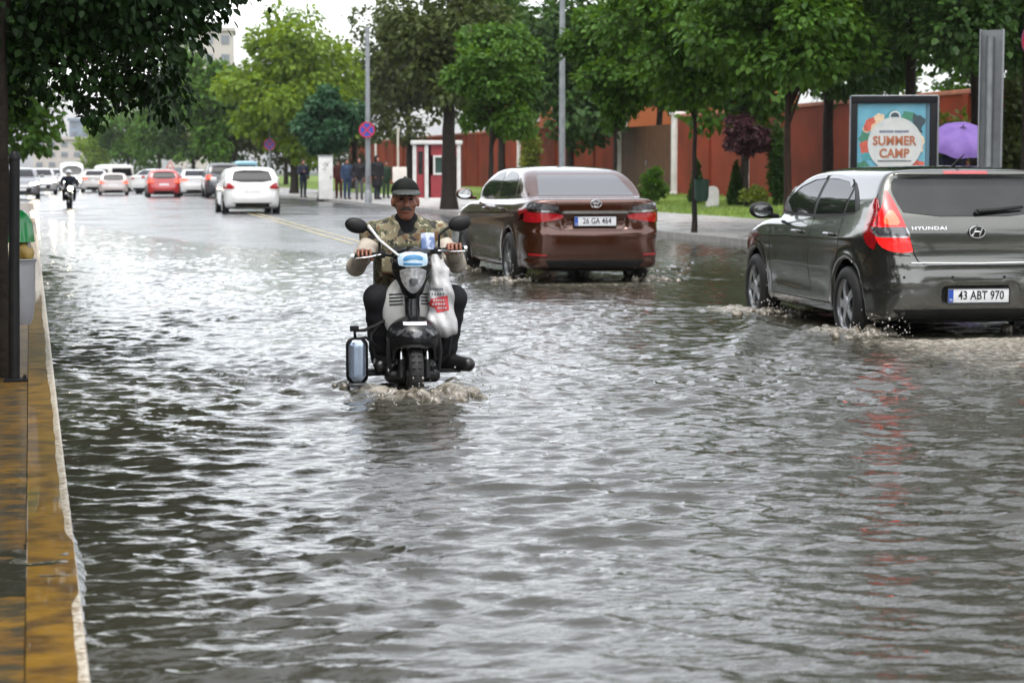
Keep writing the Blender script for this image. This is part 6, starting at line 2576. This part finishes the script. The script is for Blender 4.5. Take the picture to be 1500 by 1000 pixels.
x, y = at(478, 89)
o = thing('cabinet', 'white street cabinet with dark scrawl beside the pedestrians', 'cabinet', (x, y, .12), -R(8))
MB().box((0, .15, .92), (.62, .30, 1.84), bev=.015).part('body', M('cabinet_white', (.70, .70, .68), .5, noise=(3, (.58, .58, .55))), o)
MB().box((0, .15, 1.87), (.68, .36, .06), bev=.01).part('lid', SM['galv'], o)
m = MB()
for a, b in (((-.12, 1.45), (.0, 1.58)), ((.0, 1.58), (.10, 1.42)), ((-.05, 1.36), (.16, 1.60)), ((-.15, 1.30), (.05, 1.26))):
    m.tube([(a[0], -.004, a[1]), (b[0], -.004, b[1])], .010, 5)
m.part('scrawl', CM['dark'], o)
MB().box((.22, -.006, .95), (.03, .02, .12)).part('handle', CM['dark'], o)

x, y = at(586, 82)
o = thing('sign_board', 'plain white board on a cream pole behind the rider cap', 'sign', (x, y, .12), -R(8))
MB().tube([(-.06, .04, 0), (-.06, .04, zat(188, 82) - .12)], .045, 10).part('pole', M('cream_paint', (.52, .48, .40), .5, noise=(4, (.44, .40, .33))), o)
zz = zat(256, 82) - .12
MB().box((0, 0, zz), (.56, .03, .62), bev=.006).part('board', M('board_white', (.70, .66, .60), .5, noise=(3, (.6, .56, .5))), o)

x, y = at(1027, 41)
o = thing('litter_bin', 'dark green litter bin fixed behind the thin kerb tree by the lawn', 'bin', (x, y, .12), 0)
MB().lathe([(0, .62), (.11, .62), (.14, .70), (.15, 1.05), (.155, 1.06), (.13, 1.06), (.12, .70), (0, .66)], n=20).part('body', M('green_bin', (.012, .05, .03), .4), o)
MB().tube([(-.1, .1, 0), (-.1, .1, 1.15)], .025, 8).part('bin_post', CM['dark'], o)
x, y = at(1043, 62)
o = thing('marker_stone', 'low white rounded marker stone on the lawn', 'marker', (x, y, .22), -R(15))
pts = [(-.19, 0), (.19, 0), (.19, .50)] + [(.19 * math.cos(a), .50 + .17 * math.sin(a)) for a in np.linspace(.3, math.pi - .3, 7)] + [(-.19, .50)]
MB().prism(pts, -.07, .07, 'y').part('stone', M('white_stone', (.70, .69, .67), .6, noise=(6, (.58, .57, .54)), bump=(30, .3)), o, False)
MB().box((0, 0, .02), (.5, .26, .06), bev=.01).part('plinth', M('stone_grey', (.4, .39, .37), .7), o)
x, y = at(1166, 47)
o = thing('ground_sign', 'small white tilted panel on a short stake in the lawn right of the kerb tree', 'sign', (x, y, .18), -R(10))
MB().box((0, 0, .62), (.28, .025, .28), Matrix.Rotation(R(40), 3, 'Y'), bev=.006).part('panel', M('panel_white', (.72, .72, .70), .5), o)
MB().tube([(0, .03, 0), (0, .03, .6)], .02, 8).part('stake', CM['dark'], o)

# people on the pavement
P = PM
NAVY = [P['skin'], P['navy'], P['navy'], P['black'], P['hair']]
grp = 'pedestrians waiting on the far pavement'
x, y = at(445, 94)
pedestrian('pedestrian in dark navy clothes standing alone left of the white cabinet', (x, y, .12), R(15), NAVY, 'hold', .05, group=grp)
x, y = at(497, 92)
pedestrian('pedestrian in dark red clothes beside the white cabinet', (x, y, .12), -R(20), [P['skin'], P['redcloth'], P['redcloth'], P['black'], P['hair']], 'pockets', 0, scale=.97, group=grp)
x, y = at(509, 89)
pedestrian('pedestrian in blue top and denim trousers in the waiting group', (x, y, .12), R(10), [P['skin'], P['blueshirt'], P['denim'], P['black'], P['hair']], 'down', .04, group=grp)
x, y = at(527, 87)
pedestrian('pedestrian in a black hooded coat left of the signed lamp post', (x, y, .12), -R(5), [P['skin'], P['black'], P['greycloth'], P['black'], P['hair']], 'pockets', .03, coat=.02, scale=1.02, group=grp, hood='up')
x, y = at(553, 88)
pedestrian('pedestrian in a long black coat right of the signed lamp post', (x, y, .12), R(25), [P['skin'], P['black'], P['navy'], P['black'], P['hair']], 'pockets', .05, coat=.03, scale=1.06, group=grp, hood='up', long_coat=True)
x, y = at(566, 92)
pedestrian('pedestrian in green clothes half hidden behind the long black coat', (x, y, .12), R(10), [P['skin'], P['greencloth'], P['greencloth'], P['black'], P['hair']], 'down', 0, scale=.95, group=grp)
ux, uy = at(1400, 33.5)
pedestrian('pedestrian in dark clothes under the purple umbrella', (ux, uy + .15, .12), R(15), NAVY, 'umbrella', 0)
build_umbrella(ux + .05, uy - .08, zat(188, 33.5), R(10))

# ------------------------------------------------------------------ planting
bark = M('dark_wet_bark', (.030, .022, .016), .7, noise=(9, (.018, .014, .010)), bump=(22, .6, .02))
bark2 = M('red_brown_bark', (.050, .028, .018), .7, noise=(9, (.03, .018, .012)), bump=(22, .6, .02))
L_dark = leaf_mat('dark_leaves', (.014, .034, .008), (.045, .098, .018), .3)
L_mid = leaf_mat('green_leaves', (.026, .070, .010), (.085, .175, .024), .4)
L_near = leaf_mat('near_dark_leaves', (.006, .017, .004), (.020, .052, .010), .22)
L_lime = leaf_mat('lime_leaves', (.075, .135, .014), (.17, .26, .030), .45)
L_olive = leaf_mat('olive_leaves', (.030, .044, .012), (.070, .095, .024), .3)
L_plum = leaf_mat('plum_leaves', (.022, .008, .012), (.055, .018, .022), .25)
L_yel = leaf_mat('yellow_green_leaves', (.09, .13, .02), (.20, .24, .05), .4)
KX = 12.95


def kerb(px):
    return KX, KX / math.tan(YAW + math.atan((px - 750) / FPX))


g = 'street trees along the right kerb'
x, y = kerb(1153)
tree('street_tree', 'dark leafed street tree with red brown trunk just left of the grey hatchback', 'tree', (x, y, .12), L_mid, bark2, 2.3, .085, (4.6, 1.8, 1.7, 2.3), 60, 26000, .125, 11, g)
x, y = kerb(1017)
tree('street_tree', 'street tree with a very thin straight trunk beside the green litter bin', 'tree', (x, y, .12), L_mid, bark, 2.4, .06, (4.7, 1.65, 1.6, 2.3), 58, 24000, .125, 12, g)
x, y = kerb(900)
tree('street_tree', 'bushy street tree with rounded crown above the right half of the brown saloon', 'tree', (x, y, .12), L_mid, bark, 2.1, .07, (3.75, 1.0, 1.0, 1.65), 44, 17000, .12, 13, g)
x, y = kerb(720)
tree('street_tree', 'small dark street tree in front of the red wall behind the saloon roof', 'tree', (x, y, .12), L_mid, bark, 2.2, .10, (3.7, 1.4, 1.3, 1.65), 46, 17000, .135, 14, g)
x, y = kerb(658)
tree('thick_tree', 'tall tree with a thick dark trunk and sparse airy top beside the guard booth', 'tree', (x, y, .12), L_olive, bark, 3.6, .27, (5.4, 2.3, 2.2, 3.0), 60, 8000, .20, 15, None, hollow=.2, clump=.24)
x, y = at(470, 90)
tree('street_tree', 'small bluish green tree beside the white cabinet', 'tree', (x, y, .12), leaf_mat('bluish_leaves', (.012, .045, .022), (.04, .10, .045), .3), bark, 1.9, .14, (3.4, 1.35, 1.3, 1.65), 40, 7000, .22, 16, g, lean=(.3, 0))
x, y = at(432, 112)
tree('lime_tree', 'large bright yellow green tree standing under the open sky', 'tree', (x, y, .1), L_lime, bark, 3.2, .25, (5.9, 4.1, 3.6, 4.5), 90, 20000, .28, 17, None, hollow=.3, clump=.24)
# second row and the trees behind the wall
g2 = 'trees behind the front row on the right'
for px, d, crown, n, mt, tr, lab, sd in (
        (1212, 45, (5.6, 2.3, 2.1, 3.1), 13000, L_dark, .15, 'dark tree with a stout trunk behind the grey hatchback roof', 21),
        (1330, 38, (7.0, 2.6, 2.4, 4.6), 18000, L_dark, .13, 'dark dense tree rising behind the advertising box', 22),
        (1425, 42, (7.6, 2.9, 2.6, 5.3), 19000, L_dark, .13, 'dark dense tree behind the steel column', 23),
        (1500, 36, (7.4, 2.6, 2.5, 4.8), 17000, L_dark, .12, 'dark tree at the top right corner of the picture', 24),
        (1090, 62, (5.2, 2.2, 2.0, 2.6), 9000, L_mid, .14, 'green tree above the plum tree and the red wall', 25),
        (965, 88, (6.4, 3.1, 2.8, 3.4), 9000, L_mid, .18, 'broad green tree rising behind the brown gate', 26),
        (835, 84, (5.6, 3.1, 2.8, 4.0), 10000, L_dark, .20, 'tall dark tree behind the tall lamp post', 27),
        (735, 96, (6.8, 2.6, 2.6, 4.2), 9500, L_mid, .20, 'tall green tree behind the red wall left of the lamp post', 28),
        (1455, 62, (6.0, 3.0, 2.6, 4.4), 9000, L_mid, .18, 'broad tree beyond the wall at the far right', 31),
        (1270, 82, (6.6, 3.4, 3.0, 4.6), 9000, L_dark, .18, 'dark tree beyond the wall behind the advertising box', 32),
        (600, 118, (6.8, 3.6, 3.2, 4.2), 9500, L_olive, .22, 'wide olive tree far behind the guard booth', 29),
        (520, 128, (5.0, 3.0, 3.0, 3.2), 8000, L_olive, .22, 'olive tree beyond the waiting pedestrians', 30)):
    x, y = at(px, d)
    tree('leafy_tree', lab, 'tree', (x, y, .2), mt, bark, crown[0] - crown[3] * .6, tr, crown, 46, n * (2 if d < 50 else 1), .135 if d < 50 else .20 + d * .0007, sd, g2, hollow=.25)
g3 = 'far trees lining the end of the street'
for px, d, crown, n, mt, lab, sd in (
        (318, 140, (6.0, 2.6, 2.8, 4.0), 8000, L_mid, 'green tree in front of the pale apartment building', 48),
        (345, 150, (5.0, 3.4, 3.2, 4.0), 7000, L_olive, 'dark olive tree just left of the lime tree', 41),
        (285, 165, (6.5, 3.8, 3.4, 5.2), 8000, L_dark, 'tall dark tree beyond the red hatchback', 42),
        (235, 190, (5.6, 4.2, 3.4, 4.2), 7000, L_mid, 'green tree above the far white traffic', 43),
        (190, 215, (4.6, 3.6, 3.4, 3.6), 6000, L_mid, 'small green tree above the minibus', 44),
        (150, 250, (4.2, 2.6, 3.4, 3.2), 5000, L_lime, 'pale green tree right of the far tower', 45),
        (320, 200, (6.5, 5.0, 4, 5.0), 7000, L_dark, 'dark tree mass behind the olive tree', 46),
        (420, 165, (5.5, 5.0, 4, 4.5), 7000, L_olive, 'olive tree behind the trunk of the lime tree', 47)):
    x, y = at(px, d)
    tree('leafy_tree', lab, 'tree', (x, y, .1), mt, bark, 2.2, .22, crown, 46, n, .36, sd, g3, hollow=.25)
# left side of the street
g4 = 'trees along the left footway'
x, y = at(3, 13.2)
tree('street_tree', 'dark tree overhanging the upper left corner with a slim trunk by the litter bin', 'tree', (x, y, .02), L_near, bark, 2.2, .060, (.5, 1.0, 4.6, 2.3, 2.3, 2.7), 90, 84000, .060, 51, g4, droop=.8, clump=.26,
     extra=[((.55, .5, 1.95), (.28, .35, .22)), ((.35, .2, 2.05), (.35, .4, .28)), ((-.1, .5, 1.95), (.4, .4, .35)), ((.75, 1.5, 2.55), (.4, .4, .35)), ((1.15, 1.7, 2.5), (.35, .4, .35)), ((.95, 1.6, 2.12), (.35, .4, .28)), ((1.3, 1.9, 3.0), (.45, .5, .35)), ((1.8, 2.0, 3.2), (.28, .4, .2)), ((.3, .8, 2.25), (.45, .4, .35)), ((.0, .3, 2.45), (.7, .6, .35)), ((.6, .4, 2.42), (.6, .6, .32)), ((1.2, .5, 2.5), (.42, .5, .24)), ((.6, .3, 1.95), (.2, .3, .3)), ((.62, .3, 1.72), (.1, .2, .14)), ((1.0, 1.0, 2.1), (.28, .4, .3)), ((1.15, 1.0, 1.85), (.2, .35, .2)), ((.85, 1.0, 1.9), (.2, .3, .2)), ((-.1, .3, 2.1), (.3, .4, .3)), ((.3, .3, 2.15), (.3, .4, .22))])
tree('street_tree', 'leafy tree leaning over the road behind the overhanging dark tree', 'tree', (-.9, 27, .02), L_mid, bark, 2.3, .12, (.9, .5, 5.6, 2.4, 2.6, 3.2), 56, 16000, .14, 52, g4, droop=.7)
tree('street_tree', 'green tree at the left kerb behind the far grey pole', 'tree', (-1.6, 49, .02), L_mid, bark, 2.0, .12, (.6, 0, 5.6, 2.4, 2.5, 4.1), 56, 17000, .18, 53, g4, extra=[((1.2, 0, 2.2), (.8, .8, .6)), ((1.6, 0, 3.0), (.9, .8, .6)), ((.6, 0, 2.5), (.8, .8, .7)), ((1.9, .4, 2.5), (.5, .6, .4))])
tree('street_tree', 'bright green tree lowest over the oncoming cars at left', 'tree', (-2.6, 71, .02), leaf_mat('fresh_leaves', (.03, .075, .012), (.09, .16, .03), .4), bark, 2.4, .14, (.9, 0, 7.0, 3.5, 3.3, 5.2), 64, 18000, .24, 54, g4)
tree('street_tree', 'far tree on the left beyond the oncoming cars', 'tree', (-7.5, 130, .02), L_mid, bark, 2.4, .16, (6.0, 3.6, 3.4, 4.8), 46, 9000, .3, 55, g4)
tree('street_tree', 'unseen dark tree added on the left footway nearest the viewer for dark water reflections', 'tree', (-2.2, 7.0, .02), L_dark, bark, 2.8, .14, (1.0, 0, 5.6, 2.6, 2.4, 2.6), 46, 9000, .17, 56, g4)  # unseen tree, added so the water at left reflects dark leaves
tree('street_tree', 'unseen dark tree added on the left footway for dark reflections', 'tree', (-2.6, 19.5, .02), L_dark, bark, 2.8, .14, (1.2, 0, 6.4, 2.8, 2.8, 3.2), 46, 9000, .17, 57, g4)  # also out of view, part of the row added for reflections
for x, y, cr, sd, mt, lab in ((-4.2, -3, (5.2, 3.0, 3.2, 3.4), 58, L_dark, 'unseen dark tree left of the camera, added to darken reflections'), (-4.5, 33, (5.6, 2.6, 3.0, 3.4), 59, L_dark, 'unseen tall dark tree back from the left footway, added to darken reflections'),
                              (-5.0, 12, (6.4, 3.2, 3.6, 4.2), 60, L_dark, 'unseen tall dark tree added far back on the left to darken reflections'), (14.5, 6, (5.0, 2.6, 3.2, 3.4), 61, L_dark, 'unseen dark tree added on the right pavement to block side light'),
                              (14.5, -8, (5.4, 3.2, 3.6, 3.6), 62, L_dark, 'unseen dark tree added behind the camera on the right pavement to darken reflections'), (3.5, -26, (6.0, 5.0, 3.6, 4.6), 63, L_dark, 'unseen broad dark tree added far behind the camera to darken reflections'),
                              (-6.0, 24, (6.4, 3.2, 3.6, 4.2), 64, L_dark, 'unseen tall dark tree added behind the left footway to darken reflections'), (14.0, 22, (6.6, 2.6, 2.8, 4.2), 65, L_dark, 'unseen dark tree added on the right pavement to darken water reflections')):
    tree('street_tree', lab, 'tree', (x, y, .02), mt, bark, 2.8, .16, cr, 50, 7000, .26, sd, g4 if x < 0 else g2)  # unseen trees added as occluders, cutting side light and darkening reflections
rng = np.random.default_rng(77)  # unseen foliage screen, added so the car sides reflect something dark
o = thing('unseen_hedge', 'unseen dark foliage along the left footway, added to darken reflections', 'unseen_hedge', (-4.6, 40, .02), 0)
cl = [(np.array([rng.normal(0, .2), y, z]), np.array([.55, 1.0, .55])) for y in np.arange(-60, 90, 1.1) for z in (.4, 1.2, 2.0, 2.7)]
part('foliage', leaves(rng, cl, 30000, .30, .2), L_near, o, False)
MB().box((0, 15, 1.3), (.5, 150, 2.6)).part('stems', bark, o)
# shrubs
g5 = 'shrubs in front of the red wall'


def shrub(name, lab, px, d, z, h, r, mt, sd, n=2500, size=.10, cone=False):
    x, y = at(px, d)
    rng = np.random.default_rng(sd)
    o = thing(name, lab, 'shrub', (x, y, z), 0, g5)
    cl = []
    k = 9
    for q in range(k):
        f = (q + .5) / k
        rr = r * ((1 - f) ** .8 if cone else math.sin(math.pi * (.15 + .8 * f)) ** .6)
        for _ in range(1 if cone else 3):
            a = rng.uniform(0, 6.28)
            e = 0 if cone else rng.uniform(0, .5) * r
            cl.append((np.array([e * math.cos(a), e * math.sin(a), h * (f * .9 + .06)]), np.array([max(rr, .05) * (1 if cone else .7), max(rr, .05) * (1 if cone else .7), h / k * 1.2])))
    part('foliage', leaves(rng, cl, n, size, -.3), mt, o, False)
    MB().tube([(0, 0, -.05), (0, 0, h * .6)], [.03, .015], 6).part('stem', bark, o)


shrub('conifer_shrub', 'broad rounded green conifer shrub in front of the brown gate', 957, 68, .36, 1.05, .45, L_mid, 61, 3000)
shrub('cypress', 'narrow pointed cypress in front of the red wall', 1077, 62, .36, 1.25, .24, L_dark, 62, 2500, cone=True)
shrub('cypress', 'narrow cypress half hidden behind the thin kerb trunk', 1020, 66, .36, 1.25, .25, L_dark, 63, 2500, cone=True)
shrub('ivy_column', 'tall column of dark ivy behind the red brown trunk', 1138, 60, .36, 2.3, .30, L_dark, 64, 3500)
shrub('low_shrub', 'low yellow green shrub beside the ivy column', 1105, 60, .36, .5, .42, L_yel, 65, 1500)
shrub('low_shrub', 'low green shrub at the foot of the wall behind the grey hatchback', 1190, 56, .36, .55, .5, L_mid, 66, 1800)
shrub('low_shrub', 'low reddish shrub left of the rounded conifer', 940, 69, .36, .35, .3, L_olive, 67, 900)
shrub('flowering_shrub', 'pale yellow leafed shrub reaching over the wall behind the saloon roof', 778, 92, .36, 3.4, .55, L_yel, 68, 2600, .14)
shrub('flowering_shrub', 'yellow green bush behind the purple umbrella', 1392, 44, .30, 2.2, .9, L_yel, 69, 3500, .12)
shrub('conifer_shrub', 'yellow green feathery conifer right of the steel column', 1486, 40, .30, 2.9, .6, L_olive, 70, 4000, .12)
x, y = at(1093, 60)
tree('plum_tree', 'small purple leafed plum tree in front of the red wall', 'tree', (x, y, .3), L_plum, bark, 1.6, .06, (2.1, .8, .7, .65), 26, 4000, .13, 71)
build_splashes()
if HAZE > 0:
    build_haze(HAZE)
